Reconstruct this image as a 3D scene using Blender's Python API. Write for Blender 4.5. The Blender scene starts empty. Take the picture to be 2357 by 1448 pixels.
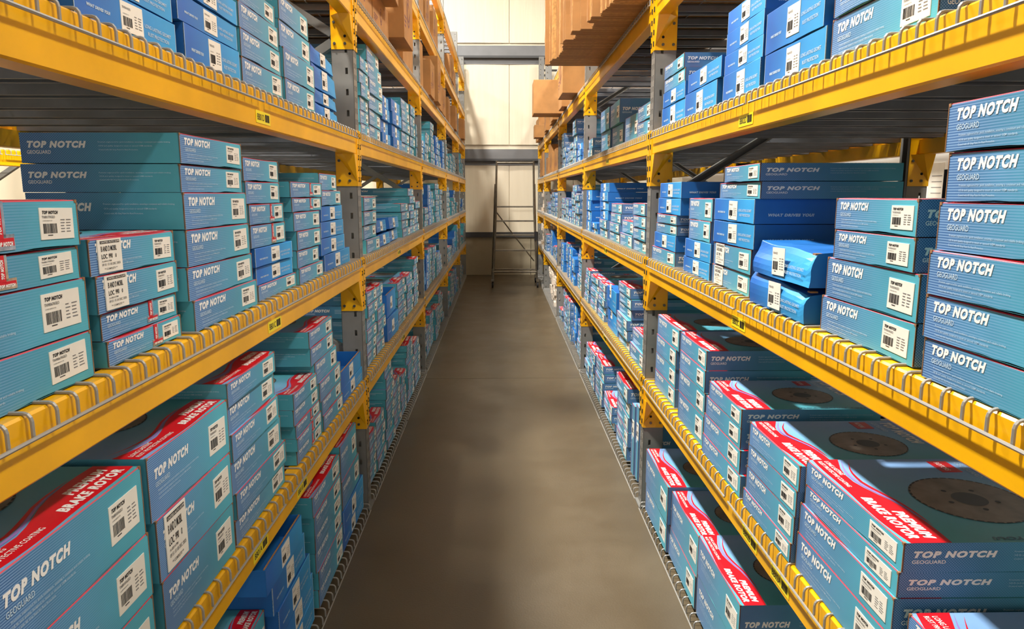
import bpy, math, random
import numpy as np
from mathutils import Vector, Matrix
PI = math.pi
random.seed(11)
COL = bpy.context.scene.collection
SCN = bpy.context.scene

# ------------------------------------------------------------------ camera, light, exposure
EXPO = -0.22
KEY_Y = (2.4, 7.0, 11.4)
KEY_P, KEY2_P, KEY3_P, FILL_P, WALL_FILL_P, TOP_FILL_P = 920, 390, 240, 45, 55, 3

F_PX, PITCH, YAW, CAM_H = 1665.67, 0.1656, 0.0156, 1.589
cam_d = bpy.data.cameras.new('camera'); cam = bpy.data.objects.new('camera', cam_d); COL.objects.link(cam)
cam_d.sensor_width = 36.0; cam_d.sensor_fit = 'HORIZONTAL'
cam_d.lens = F_PX * 36.0 / 2357.0
cam_d.clip_start = 0.02; cam_d.clip_end = 100
cam.location = (0, 0, CAM_H)
cam.rotation_euler = (PI / 2 - PITCH, 0, -YAW)
SCN.camera = cam

world = bpy.data.worlds.new('world'); SCN.world = world; world.use_nodes = True
world.node_tree.nodes['Background'].inputs[0].default_value = (0.9, 0.95, 1.0, 1)
world.node_tree.nodes['Background'].inputs[1].default_value = 0.3
SCN.view_settings.view_transform = 'Standard'
SCN.view_settings.look = 'None'
SCN.view_settings.gamma = 1.0
SCN.view_settings.use_curve_mapping = False
SCN.view_settings.exposure = EXPO

def area(name, loc, rot, sx, sy, power, color):
    d = bpy.data.lights.new(name, 'AREA'); d.shape = 'RECTANGLE'; d.size = sx; d.size_y = sy
    d.energy = power; d.color = color
    o = bpy.data.objects.new(name, d); COL.objects.link(o); o.location = loc; o.rotation_euler = rot
    return o
WARM = (1.0, 0.90, 0.76); NEUT = (1.0, 0.97, 0.92)
for i, y in enumerate(KEY_Y):                       # high-bay lamps over the left rack row
    area('high_bay_light', (-1.5, y, 6.45), (0, 0, 0), 0.34, 0.34, KEY_P * (1, 0.85, 0.3)[i], NEUT)
for i, y in enumerate((0.5, 5.5, 10.5)):            # lamps of the aisle beyond the right rack
    area('high_bay_light', (2.7, y, 6.45), (0, 0, 0), 0.5, 1.2, KEY2_P * (1, 0.8, 0.4)[i], NEUT)
for i, y in enumerate((0.5, 5.5, 10.5)):            # lamps of the aisle beyond the left rack
    area('high_bay_light', (-5.6, y, 6.45), (0, 0, 0), 0.5, 1.2, KEY3_P, NEUT)
# added soft fill from behind the camera for the box fronts, source unseen
area('camera_side_fill', (0.1, -3.9, 2.0), (PI / 2, 0, 0), 3.4, 3.0, FILL_P, (1.0, 0.97, 0.93))
# added fill under the roof to brighten the far wall, no skylight there
area('far_wall_fill', (0.3, 9.3, 7.3), (0, 0, 0), 1.6, 6.0, WALL_FILL_P, WARM)
area('overhead_fill', (0.1, 1.6, 7.3), (0, 0, 0), 2.4, 4.5, TOP_FILL_P, NEUT)  # added weak overhead fill with no fixture of its own

# ------------------------------------------------------------------ materials
def srgb(r, g, b):
    f = lambda c: (c / 255 / 12.92) if c / 255 <= 0.04045 else ((c / 255 + 0.055) / 1.055) ** 2.4
    return (f(r), f(g), f(b), 1.0)
MATS = {}
def nt(name):
    m = bpy.data.materials.new(name); m.use_nodes = True; MATS[name] = m
    t = m.node_tree; return m, t, t.nodes, t.links, t.nodes['Principled BSDF']
def N(t, typ, **kw):
    n = t.nodes.new(typ)
    for k, v in kw.items(): setattr(n, k, v)
    return n
def MATH(t, op, a, b=None, c=None, clamp=False):
    n = t.nodes.new('ShaderNodeMath'); n.operation = op; n.use_clamp = clamp
    for i, v in enumerate((a, b, c)):
        if v is None: continue
        if isinstance(v, (int, float)): n.inputs[i].default_value = v
        else: t.links.new(v, n.inputs[i])
    return n.outputs[0]
def MIX(t, fac, a, b, blend='MIX'):
    n = t.nodes.new('ShaderNodeMixRGB'); n.blend_type = blend
    for i, v in enumerate((fac, a, b)):
        if isinstance(v, (int, float)): n.inputs[i].default_value = v
        elif isinstance(v, tuple): n.inputs[i].default_value = v
        else: t.links.new(v, n.inputs[i])
    return n.outputs[0]
def plain(name, col, rough=0.5, metal=0.0, nscale=0, namt=0.15, bump=0.0, spec=0.5):
    m, t, n, l, p = nt(name)
    p.inputs['Roughness'].default_value = rough; p.inputs['Metallic'].default_value = metal
    p.inputs['Specular IOR Level'].default_value = spec
    p.inputs['Base Color'].default_value = col
    if nscale:
        tc = N(t, 'ShaderNodeTexCoord'); no = N(t, 'ShaderNodeTexNoise')
        no.inputs['Scale'].default_value = nscale; no.inputs['Detail'].default_value = 6
        l.new(tc.outputs['Object'], no.inputs['Vector'])
        dark = tuple(c * (1 - namt * 1.6) for c in col[:3]) + (1,); lite = tuple(min(1, c * (1 + namt)) for c in col[:3]) + (1,)
        l.new(MIX(t, MATH(t, 'MULTIPLY_ADD', no.outputs[0], 2.2, -0.6, clamp=True), dark, lite), p.inputs['Base Color'])
        if bump:
            b = N(t, 'ShaderNodeBump'); b.inputs['Strength'].default_value = bump; b.inputs['Distance'].default_value = 0.002
            l.new(no.outputs[0], b.inputs['Height']); l.new(b.outputs[0], p.inputs['Normal'])
    return m

def printed(name, left, right, light, mode):
    """printed carton face: colour runs left to right with fine lines (front) or dots (side)"""
    m, t, n, l, p = nt(name)
    p.inputs['Roughness'].default_value = 0.42
    p.inputs['Specular IOR Level'].default_value = 0.35
    u1 = N(t, 'ShaderNodeUVMap', uv_map='face'); u2 = N(t, 'ShaderNodeUVMap', uv_map='metre')
    s1 = N(t, 'ShaderNodeSeparateXYZ'); s2 = N(t, 'ShaderNodeSeparateXYZ')
    l.new(u1.outputs[0], s1.inputs[0]); l.new(u2.outputs[0], s2.inputs[0])
    oi = N(t, 'ShaderNodeObjectInfo')
    g = MATH(t, 'MULTIPLY_ADD', s1.outputs[0], 1.25, -0.12, clamp=True)
    base = MIX(t, g, left, right)
    fade = MATH(t, 'SUBTRACT', 1.0, MATH(t, 'MULTIPLY_ADD', s1.outputs[0], 1.5, -0.15, clamp=True), clamp=True)
    if mode == 'line':
        w = MATH(t, 'SINE', MATH(t, 'MULTIPLY', s2.outputs[1], 2 * PI / 0.0042))
        w = MATH(t, 'MULTIPLY_ADD', w, 2.0, 0.4, clamp=True)
        fade = MATH(t, 'MULTIPLY_ADD', fade, 0.58, 0.1)
    elif mode == 'dot':
        a = MATH(t, 'SINE', MATH(t, 'MULTIPLY', s2.outputs[0], 2 * PI / 0.0052))
        b = MATH(t, 'SINE', MATH(t, 'MULTIPLY', s2.outputs[1], 2 * PI / 0.0052))
        c1 = MATH(t, 'MULTIPLY', a, b)
        w = MATH(t, 'MULTIPLY_ADD', c1, 2.2, 0.1, clamp=True)
        fade = MATH(t, 'MULTIPLY', fade, 0.8)
    else:
        w = MATH(t, 'MULTIPLY', s1.outputs[0], 0.0); 
    col = MIX(t, MATH(t, 'MULTIPLY', w, fade), base, light)
    no = N(t, 'ShaderNodeTexNoise'); no.inputs['Scale'].default_value = 9.0; no.inputs['Detail'].default_value = 5
    tc = N(t, 'ShaderNodeTexCoord'); va = N(t, 'ShaderNodeVectorMath', operation='ADD')
    l.new(tc.outputs['Object'], va.inputs[0])
    cx = N(t, 'ShaderNodeCombineXYZ'); l.new(MATH(t, 'MULTIPLY', oi.outputs['Random'], 40.0), cx.inputs[0])
    l.new(cx.outputs[0], va.inputs[1]); l.new(va.outputs[0], no.inputs['Vector'])
    br = MATH(t, 'MULTIPLY_ADD', no.outputs[0], 0.34, 0.83)
    br = MATH(t, 'MULTIPLY', br, MATH(t, 'MULTIPLY_ADD', oi.outputs['Random'], 0.14, 0.93))
    hs = N(t, 'ShaderNodeHueSaturation'); l.new(col, hs.inputs['Color']); l.new(br, hs.inputs['Value'])
    l.new(hs.outputs[0], p.inputs['Base Color'])
    l.new(MATH(t, 'MULTIPLY_ADD', no.outputs[0], 0.3, 0.28), p.inputs['Roughness'])
    return m
printed('front_print', srgb(66, 108, 158), srgb(80, 172, 188), srgb(140, 176, 214), 'line')
printed('side_print', srgb(58, 102, 150), srgb(76, 160, 176), srgb(132, 168, 210), 'dot')
printed('top_print', srgb(126, 164, 208), srgb(84, 168, 180), srgb(150, 190, 228), 'none')
printed('blue_front', srgb(44, 106, 186), srgb(56, 158, 216), srgb(90, 150, 220), 'none')
printed('blue_side', srgb(34, 108, 184), srgb(36, 100, 172), srgb(90, 150, 220), 'none')
printed('worn_blue', srgb(62, 84, 120), srgb(60, 148, 206), srgb(90, 150, 220), 'none')
plain('teal_board', srgb(84, 168, 178), 0.45, nscale=8, namt=0.08)
plain('white_print', srgb(238, 236, 230), 0.45)
plain('faint_print', srgb(188, 210, 224), 0.45)
plain('muted_print', srgb(70, 120, 140), 0.5)  # muted teal ink of the lid slogan
plain('red_print', srgb(206, 16, 30), 0.38, nscale=14, namt=0.06)
plain('pink_edge', srgb(196, 34, 56), 0.45)
plain('lilac_print', srgb(150, 120, 190), 0.45)
plain('rotor_print', srgb(126, 112, 98), 0.45, nscale=18, namt=0.3)
plain('dark_print', srgb(28, 28, 32), 0.5)
plain('label_paper', srgb(236, 230, 216), 0.5, nscale=20, namt=0.03)
plain('label_grey', srgb(120, 118, 116), 0.5)
plain('kraft', srgb(172, 122, 66), 0.75, nscale=7, namt=0.13, bump=0.3)
plain('kraft_worn', srgb(150, 104, 64), 0.8, nscale=30, namt=0.25)
plain('kraft_edge', srgb(196, 146, 82), 0.8, nscale=40, namt=0.25, bump=0.6)
plain('purple_print', srgb(112, 62, 66), 0.6)
plain('packing_tape', srgb(206, 150, 88), 0.2)
plain('yellow_paint', srgb(240, 176, 4), 0.32, nscale=5, namt=0.09, bump=0.12, spec=0.5)
plain('yellow_label', srgb(244, 220, 30), 0.4)
plain('grey_paint', srgb(126, 124, 118), 0.42, nscale=6, namt=0.14)
plain('galvanised', srgb(150, 148, 144), 0.34, 0.75, nscale=24, namt=0.12)
plain('wire_metal', srgb(158, 155, 148), 0.42, 0.2)
plain('channel_metal', srgb(120, 122, 126), 0.42, 0.55, nscale=10, namt=0.12)
plain('bolt_steel', srgb(120, 112, 96), 0.4, 0.8)
plain('hole_dark', srgb(16, 16, 16), 0.9)
plain('black_plastic', srgb(22, 22, 24), 0.45)
plain('girt_grey', srgb(112, 112, 112), 0.45, 0.2, nscale=4, namt=0.08)
plain('girt_dark', srgb(62, 62, 62), 0.5)
plain('ladder_steel', srgb(118, 110, 96), 0.35, 0.7, nscale=12, namt=0.2)
plain('rubber', srgb(20, 20, 20), 0.7)
plain('white_board', srgb(240, 238, 232), 0.5)
plain('cream_box', srgb(226, 212, 194), 0.6, nscale=15, namt=0.1)
plain('orange_print', srgb(232, 126, 30), 0.5)
plain('navy_print', srgb(40, 50, 120), 0.5)
plain('silver_tape', srgb(190, 184, 180), 0.15, 0.6, nscale=60, namt=0.3)
plain('roof_sheet', srgb(120, 118, 112), 0.6)
plain('lamp_housing', srgb(200, 200, 200), 0.5)

def wall_mat():
    m, t, n, l, p = nt('insulation_white')
    tc = N(t, 'ShaderNodeTexCoord'); mp = N(t, 'ShaderNodeMapping'); mp.inputs['Scale'].default_value = (9, 1, 0.5)
    l.new(tc.outputs['Object'], mp.inputs[0])
    no = N(t, 'ShaderNodeTexNoise'); no.inputs['Scale'].default_value = 2.2; no.inputs['Detail'].default_value = 5
    l.new(mp.outputs[0], no.inputs['Vector'])
    l.new(MIX(t, MATH(t, 'MULTIPLY_ADD', no.outputs[0], 1.0, 0.0, clamp=True), srgb(220, 206, 178), srgb(232, 220, 194)), p.inputs['Base Color'])
    p.inputs['Roughness'].default_value = 0.45
    b = N(t, 'ShaderNodeBump'); b.inputs['Strength'].default_value = 0.25; b.inputs['Distance'].default_value = 0.02
    l.new(no.outputs[0], b.inputs['Height']); l.new(b.outputs[0], p.inputs['Normal'])
wall_mat()
def concrete(name, c1, c2, c3, rough, scale):
    m, t, n, l, p = nt(name)
    tc = N(t, 'ShaderNodeTexCoord')
    n1 = N(t, 'ShaderNodeTexNoise'); n1.inputs['Scale'].default_value = scale; n1.inputs['Detail'].default_value = 8; n1.inputs['Roughness'].default_value = 0.62
    n2 = N(t, 'ShaderNodeTexNoise'); n2.inputs['Scale'].default_value = scale * 0.22; n2.inputs['Detail'].default_value = 3
    n3 = N(t, 'ShaderNodeTexNoise'); n3.inputs['Scale'].default_value = 130; n3.inputs['Detail'].default_value = 3
    for q in (n1, n2, n3): l.new(tc.outputs['Object'], q.inputs['Vector'])
    a = MIX(t, MATH(t, 'MULTIPLY_ADD', n1.outputs[0], 2.0, -0.5, clamp=True), c1, c2)
    a = MIX(t, MATH(t, 'MULTIPLY_ADD', n2.outputs[0], 1.6, -0.5, clamp=True), a, c3)
    a = MIX(t, MATH(t, 'MULTIPLY', MATH(t, 'GREATER_THAN', n3.outputs[0], 0.66), 0.35), a, (0.05, 0.04, 0.03, 1))
    l.new(a, p.inputs['Base Color'])
    l.new(MATH(t, 'MULTIPLY_ADD', n1.outputs[0], 0.3, rough - 0.15), p.inputs['Roughness'])
    b = N(t, 'ShaderNodeBump'); b.inputs['Strength'].default_value = 0.15; b.inputs['Distance'].default_value = 0.003
    l.new(n3.outputs[0], b.inputs['Height']); l.new(b.outputs[0], p.inputs['Normal'])
concrete('floor_concrete', srgb(82, 70, 51), srgb(99, 86, 64), srgb(72, 61, 44), 0.38, 3.0)
concrete('wall_concrete', srgb(150, 138, 112), srgb(172, 160, 134), srgb(138, 124, 100), 0.75, 5.0)

# ------------------------------------------------------------------ mesh builder
class MB:
    def __init__(s): s.v = []; s.f = []; s.m = []; s.names = []; s.uv = {}; s.mt = {}
    def mi(s, name):
        if name not in s.names: s.names.append(name)
        return s.names.index(name)
    def face(s, pts, mat, uv=None, mt=None):
        b = len(s.v); s.v += [tuple(p) for p in pts]; s.f.append(tuple(range(b, b + len(pts)))); s.m.append(s.mi(mat))
        if uv: s.uv[len(s.f) - 1] = uv; s.mt[len(s.f) - 1] = mt
    def add(s, vs, fs, mat):
        b = len(s.v); s.v += [tuple(p) for p in vs]; k = s.mi(mat)
        for f in fs: s.f.append(tuple(b + i for i in f)); s.m.append(k)
    def box(s, x0, x1, y0, y1, z0, z1, mat, ch=0.0):
        if ch <= 0:
            v = [(x, y, z) for x in (x0, x1) for y in (y0, y1) for z in (z0, z1)]
            s.add(v, [(0, 1, 3, 2), (4, 6, 7, 5), (0, 4, 5, 1), (2, 3, 7, 6), (0, 2, 6, 4), (1, 5, 7, 3)], mat); return
        # chamfered along every edge parallel to the longest axis
        L = [x1 - x0, y1 - y0, z1 - z0]; ax = L.index(max(L)); lo = [x0, y0, z0]; hi = [x1, y1, z1]
        a, b = [i for i in range(3) if i != ax]
        ring = [(lo[a] + ch, lo[b]), (hi[a] - ch, lo[b]), (hi[a], lo[b] + ch), (hi[a], hi[b] - ch), (hi[a] - ch, hi[b]), (lo[a] + ch, hi[b]), (lo[a], hi[b] - ch), (lo[a], lo[b] + ch)]
        v = []
        for e in (lo[ax], hi[ax]):
            for p, q in ring:
                c = [0, 0, 0]; c[ax] = e; c[a] = p; c[b] = q; v.append(tuple(c))
        fs = [(i, (i + 1) % 8, 8 + (i + 1) % 8, 8 + i) for i in range(8)] + [tuple(range(7, -1, -1)), tuple(range(8, 16))]
        if ax == 1: fs = [tuple(reversed(f)) for f in fs]
        s.add(v, fs, mat)
    def tube(s, pts, r, mat, n=6, caps=True):
        pts = [Vector(p) for p in pts]; vs = []; fs = []; up = None
        for i, p in enumerate(pts):
            d = (pts[min(i + 1, len(pts) - 1)] - pts[max(i - 1, 0)]).normalized()
            if up is None or abs(up.dot(d)) > 0.98: up = Vector((0, 0, 1)) if abs(d.z) < 0.9 else Vector((0, 1, 0))
            a = d.cross(up).normalized(); b = a.cross(d).normalized(); up = b
            for k in range(n):
                t = 2 * PI * k / n; vs.append(tuple(p + a * (r * math.cos(t)) + b * (r * math.sin(t))))
        for i in range(len(pts) - 1):
            for k in range(n):
                fs.append((i * n + k, (i + 1) * n + k, (i + 1) * n + (k + 1) % n, i * n + (k + 1) % n))
        if caps: fs.append(tuple(range(n))); fs.append(tuple(range((len(pts) - 1) * n + n - 1, (len(pts) - 1) * n - 1, -1)))
        s.add(vs, fs, mat)
    def cyl(s, c, axis, r, h, mat, n=12):
        c = Vector(c); a = Vector(axis).normalized(); s.tube([c - a * h / 2, c + a * h / 2], r, mat, n)
    def text(s, string, org, xd, yd, w, h, mat, style='plain', fit='both'):
        """flat lettering: org = lower left corner, xd/yd = unit directions, w/h = size to fit"""
        vs, fs, asp = glyphs(string, style)
        if fit == 'h': w = h * asp
        org = Vector(org); xd = Vector(xd); yd = Vector(yd)
        P = np.array(org)[None, :] + vs[:, :1] * w * np.array(xd)[None, :] + vs[:, 1:2] * h * np.array(yd)[None, :]
        s.add([tuple(p) for p in P], fs, mat)
    def mesh(s, name):
        me = bpy.data.meshes.new(name)
        me.from_pydata(s.v, [], s.f)
        for nm in s.names: me.materials.append(MATS[nm])
        me.polygons.foreach_set('material_index', s.m)
        if s.uv:
            a = me.uv_layers.new(name='face'); b = me.uv_layers.new(name='metre')
            A = np.zeros((len(me.loops), 2), 'f'); B = np.zeros((len(me.loops), 2), 'f')
            ls = np.zeros(len(me.polygons), 'i'); me.polygons.foreach_get('loop_start', ls)
            for fi, uv in s.uv.items():
                k = ls[fi]; A[k:k + len(uv)] = uv; B[k:k + len(uv)] = s.mt[fi]
            a.data.foreach_set('uv', A.ravel()); b.data.foreach_set('uv', B.ravel())
        me.update(); return me
    def obj(s, name, parent=None, loc=None, rz=0):
        return link(name, s.mesh(name), parent, loc, rz)
def link(name, me, parent=None, loc=None, rz=0):
    o = bpy.data.objects.new(name, me); COL.objects.link(o)
    if parent is not None: o.parent = parent
    if loc is not None: o.location = loc
    if rz: o.rotation_euler = (0, 0, rz)
    return o
def tag(o, label=None, cat=None, group=None, kind=None):
    if label: o['label'] = label
    if cat: o['category'] = cat
    if group: o['group'] = group
    if kind: o['kind'] = kind
    return o
def empty(name, loc=(0, 0, 0), rz=0):
    return link(name, None, None, loc, rz)

GL = {}
def glyphs(string, style):
    key = (string, style)
    if key in GL: return GL[key]
    c = bpy.data.curves.new('lettering', 'FONT'); c.body = string; c.size = 1.0
    c.resolution_u = {'logo': 3, 'plain': 3, 'tiny': 1, 'bold': 3}[style]
    if style == 'logo': c.offset = 0.065; c.shear = 0.26; c.space_character = 1.2
    if style == 'bold': c.offset = 0.055; c.shear = 0.22; c.space_character = 1.14
    if style == 'plain': c.offset = 0.014
    if style == 'tiny': c.offset = 0.004
    c.fill_mode = 'FRONT'
    o = bpy.data.objects.new('lettering', c); COL.objects.link(o)
    dg = bpy.context.evaluated_depsgraph_get(); me = o.evaluated_get(dg).to_mesh()
    v = np.array([tuple(q.co) for q in me.vertices])[:, :2]; f = [tuple(p.vertices) for p in me.polygons]
    mn = v.min(0); mx = v.max(0); asp = (mx[0] - mn[0]) / (mx[1] - mn[1])
    v = (v - mn) / (mx - mn)
    o.evaluated_get(dg).to_mesh_clear(); bpy.data.objects.remove(o); bpy.data.curves.remove(c)
    GL[key] = (v, f, asp); return GL[key]
# ------------------------------------------------------------------ layout numbers (metres; y runs down the aisle)
XL, XR = -0.679, 0.719            # aisle faces of the two racks
DEPTH = 1.33
UP_Y = [3.50 - 2.82, 3.50, 6.32, 9.14, 11.96, 14.05]    # near face of each upright frame
COLW = 0.08
DECK = {'A': 0.035, 'B': 0.68, 'C': 1.28, 'D': 1.88, 'E': 2.50, 'F': 3.11, 'G': 3.74}
SHELF = {'A': 'bottom shelf', 'B': 'second shelf', 'C': 'middle shelf', 'D': 'fourth shelf', 'E': 'fifth shelf', 'F': 'sixth shelf', 'G': 'top shelf'}
BAY = ['nearest', 'second', 'third', 'fourth', 'last']
ORD = ['first', 'second', 'third', 'fourth', 'fifth', 'sixth', 'seventh', 'eighth', 'ninth', 'tenth', 'eleventh', 'twelfth']
SIDE = {'L': 'left', 'R': 'right', 'M': 'far left'}
YB = 14.35

# ------------------------------------------------------------------ room
def slab(name, x0, x1, y0, y1, z0, z1, mat, kind='structure'):
    b = MB(); b.box(x0, x1, y0, y1, z0, z1, mat); return tag(b.obj(name), kind=kind)
b = MB()
JY = 6.13
for y0, y1 in ((-4.2, JY), (JY + 0.006, YB + 0.1)):
    for x0, x1 in ((-7.2, -2.6), (-2.594, 4.4)):
        b.box(x0, x1, y0, y1, -0.12, 0.0, 'floor_concrete')
b.box(-7.2, 4.4, -4.2, YB, -0.14, -0.012, 'girt_dark')
tag(b.obj('floor'), kind='structure')
slab('wall_left', -7.3, -7.2, -4.2, YB, 0, 7.6, 'insulation_white')
slab('wall_right', 4.4, 4.5, -4.2, YB, 0, 7.6, 'roof_sheet')
slab('wall_front', -7.2, 4.4, -4.3, -4.2, 0, 7.6, 'roof_sheet')
# far wall: concrete base, insulation panels each proud of the seam between them
tag((lambda q: (q.box(-7.2, 4.4, YB + 0.03, YB + 0.12, 0, 7.6, 'insulation_white'), q.obj('wall_back'))[1])(MB()), kind='structure')
wb = bpy.data.objects['wall_back']
seams = [-7.2 + 1.22 * i for i in range(0, 10)]
seams = [0.17 + 1.25 * (i - 6) for i in range(0, 10)]
for zi, (z0, z1) in enumerate(((0.83, 2.20), (2.52, 4.12), (4.40, 7.6))):
    for i in range(9):
        p = MB(); x0, x1 = seams[i] + 0.006, seams[i + 1] - 0.006
        n = 6; vs = []; fs = []
        for k in range(n + 1):
            x = x0 + (x1 - x0) * k / n; bow = 0.012 * math.sin(PI * k / n)
            for z in (z0, z1): vs.append((x, YB - bow, z))
        for k in range(n): fs.append((2 * k, 2 * k + 2, 2 * k + 3, 2 * k + 1))
        e = len(vs); vs += [(x0, YB + 0.03, z0), (x0, YB + 0.03, z1), (x1, YB + 0.03, z0), (x1, YB + 0.03, z1)]
        fs += [(e, 0, 1, e + 1), (2 * n, e + 2, e + 3, 2 * n + 1)]
        p.add(vs, fs, 'insulation_white'); p.obj('insulation_panel', wb)
q = MB()
for i in range(6):
    q.box(-7.2 + 1.95 * i, -7.2 + 1.95 * i + 1.94, YB - 0.06, YB + 0.03, 0, 0.74, 'wall_concrete')
tag(q.obj('trim_1'), kind='structure')
for i, z in enumerate((4.13, 2.23)):
    q = MB()
    q.box(-7.2, 4.4, YB - 0.12, YB + 0.02, z + 0.02, z + 0.20, 'girt_grey')
    q.box(-7.2, 4.4, YB - 0.125, YB + 0.02, z - 0.02, z + 0.02, 'girt_dark')
    q.box(-7.2, 4.4, YB - 0.02, YB + 0.03, z - 0.12 + 0.02 * i, z - 0.02, 'girt_grey')
    tag(q.obj('trim_%d' % (i + 2)), kind='structure')
slab('trim_4', -7.2, 4.4, YB - 0.1, YB + 0.02, 0.74, 0.84, 'girt_dark')
slab('ceiling', -7.3, 4.5, -4.3, YB + 0.1, 7.6, 7.7, 'roof_sheet')
# lamp housings for the high-bay lights
for i, (x, y) in enumerate([(-1.5, v) for v in KEY_Y] + [(2.7, 0.5), (2.7, 5.5), (2.7, 10.5), (-5.6, 0.5), (-5.6, 5.5), (-5.6, 10.5)]):
    h = MB(); w, d = (0.2, 0.2) if x == -1.5 else (0.28, 0.64)
    h.box(-w, w, -d, d, 0.02, 0.10, 'lamp_housing', 0.02)
    for sx in (-1, 1): h.box(sx * w - 0.005, sx * w + 0.005, -d, d, -0.04, 0.03, 'lamp_housing')
    o = h.obj('high_bay_lamp', None, (x, y, 6.47))
    r = MB(); r.tube([(0, 0, 0.1), (0, 0, 1.13)], 0.008, 'wire_metal'); r.obj('hanging_rod', o)
    row = 'over the left rack' if x == -1.5 else ('beyond the right rack' if x > 0 else 'beyond the left rack')
    k = i if x == -1.5 else (i - len(KEY_Y)) % 3
    tag(o, '%s hanging high-bay lamp %s, counted from the camera' % (ORD[k], row), 'lamp', 'high-bay lamps')
# unseen white door panel, added along with the fill light behind the camera
slab('door_1', -1.7, 1.9, -4.2, -4.15, 0, 3.6, 'white_board')

# ------------------------------------------------------------------ pallet rack parts
def column_mesh():
    """C-section rack column, open to the back, teardrop slots in front, square holes in the flanges. x: 0 front .. -0.1, y: 0..COLW"""
    b = MB(); H = 4.1; T = 0.0025
    def sheet(fn, wid, holes, step, hh, off):
        # fn(u, z, t) -> point ; strips beside the hole columns, plus cells between holes
        us = [0.0]
        for a, c in holes: us += [a, c]
        us.append(wid)
        zs = [0.0]; z = off
        while z + hh < H - 0.03: zs += [z, z + hh]; z += step
        zs.append(H)
        for i in range(len(us) - 1):
            if i % 2 == 0: zz = [(0.0, H)]
            else: zz = [(zs[k], zs[k + 1]) for k in range(0, len(zs) - 1, 2)]
            for z0, z1 in zz:
                p = [fn(us[i], z0, 0), fn(us[i + 1], z0, 0), fn(us[i + 1], z1, 0), fn(us[i], z1, 0)]
                r = [fn(us[i], z0, T), fn(us[i + 1], z0, T), fn(us[i + 1], z1, T), fn(us[i], z1, T)]
                b.add(p + r, [(0, 1, 2, 3), (7, 6, 5, 4), (0, 4, 5, 1), (1, 5, 6, 2), (2, 6, 7, 3), (3, 7, 4, 0)], 'grey_paint')
    sheet(lambda u, z, t: (-t, u, z), COLW, [(0.018, 0.030), (0.050, 0.062)], 0.0508, 0.024, 0.03)
    sheet(lambda u, z, t: (-u, t, z), 0.1, [(0.026, 0.038)], 0.095, 0.028, 0.045)
    sheet(lambda u, z, t: (-u, COLW - t, z), 0.1, [(0.026, 0.038)], 0.095, 0.028, 0.045)
    for y0, y1 in ((0, 0.018), (COLW - 0.018, COLW)):
        b.box(-0.1, -0.0975, y0, y1, 0, H, 'grey_paint')
    return b.mesh('column')
COLM = column_mesh()
fp = MB(); fp.box(-0.11, 0.015, -0.02, COLW + 0.02, 0, 0.008, 'grey_paint', 0.002)
for y in (-0.008, COLW + 0.008): fp.cyl((-0.05, y, 0.012), (0, 0, 1), 0.008, 0.012, 'bolt_steel', 8)
FOOTM = fp.mesh('foot_plate')
def brace_mesh(x0, z0, x1, z1):
    b = MB(); d = Vector((x1 - x0, 0, z1 - z0)); L = d.length; a = math.atan2(d.z, d.x)
    hw = 0.019
    for (y0, y1, s0, s1) in ((0.02, 0.06, hw - 0.002, hw), (0.02, 0.022, -hw, hw), (0.02, 0.06, -hw, -hw + 0.002), (0.058, 0.06, -hw, -hw + 0.008), (0.058, 0.06, hw - 0.008, hw)):
        vs = []
        for t in (0, L):
            for y in (y0, y1):
                for s in (s0, s1):
                    vs.append((x0 + math.cos(a) * t - math.sin(a) * s, y, z0 + math.sin(a) * t + math.cos(a) * s))
        b.add(vs, [(0, 1, 3, 2), (4, 6, 7, 5), (0, 4, 5, 1), (2, 3, 7, 6), (0, 2, 6, 4), (1, 5, 7, 3)], 'grey_paint')
    return b.mesh('brace')
BRH = [0.08, 0.80, 1.55, 2.30, 3.05, 3.80]
def brace_set(flip):
    out = [brace_mesh(-0.1, z, -DEPTH + 0.1, z) for z in (0.05, 3.86)]
    for i in range(5):
        a, b = BRH[i] + 0.02, BRH[i + 1] - 0.02
        up = (i % 2 == 0) != flip           # rises towards the aisle
        out.append(brace_mesh(-0.1, b, -DEPTH + 0.1, a) if up else brace_mesh(-0.1, a, -DEPTH + 0.1, b))
    return out
BR = [brace_set(False), brace_set(True)]
def place(o, side, y):
    """rack-local frame (x = out of the shelf towards the aisle, y = along the aisle) to the world"""
    if side == 'L': o.location = (XL, y, 0)
    elif side == 'R': o.location = (XR, y + o.get('_len', COLW), 0); o.rotation_euler = (0, 0, PI)
    else: o.location = (-3.3, y, 0)
def upright(side, k):
    r = empty('upright_frame'); r['_len'] = COLW; place(r, side, UP_Y[k]); del r['_len']
    f = link('column', COLM, r); bk = link('column', COLM, r, (-DEPTH, COLW, 0), PI)
    link('foot_plate', FOOTM, r); link('foot_plate', FOOTM, r, (-DEPTH, COLW, 0), PI)
    for m in BR[1 if (side, k) in (('L', 2), ('R', 1)) else 0]: link('brace', m, r)
    nm = ['behind the camera, first', 'first in full view', 'second in view', 'third in view', 'fourth in view', 'last, by the back wall'][k]
    tag(r, 'grey slotted rack upright frame, %s rack, %s' % (SIDE[side], nm), 'rack upright', 'rack upright frames')
BH = 0.105
def beam_mesh(L):
    b = MB(); ch = 0.004
    prof = [(0, -ch), (0, -BH + ch), (-ch, -BH), (-0.058 + ch, -BH), (-0.058, -BH + ch), (-0.058, -0.036), (-0.040, -0.036), (-0.040, -0.0), (-ch, 0)]
    n = len(prof); vs = [(x, y, z) for y in (0, L) for x, z in prof]
    fs = [(i, (i + 1) % n, n + (i + 1) % n, n + i) for i in range(n)] + [tuple(range(n - 1, -1, -1)), tuple(range(n, 2 * n))]
    b.add(vs, [tuple(reversed(f)) for f in fs], 'yellow_paint'); return b.mesh('shelf_beam')
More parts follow.
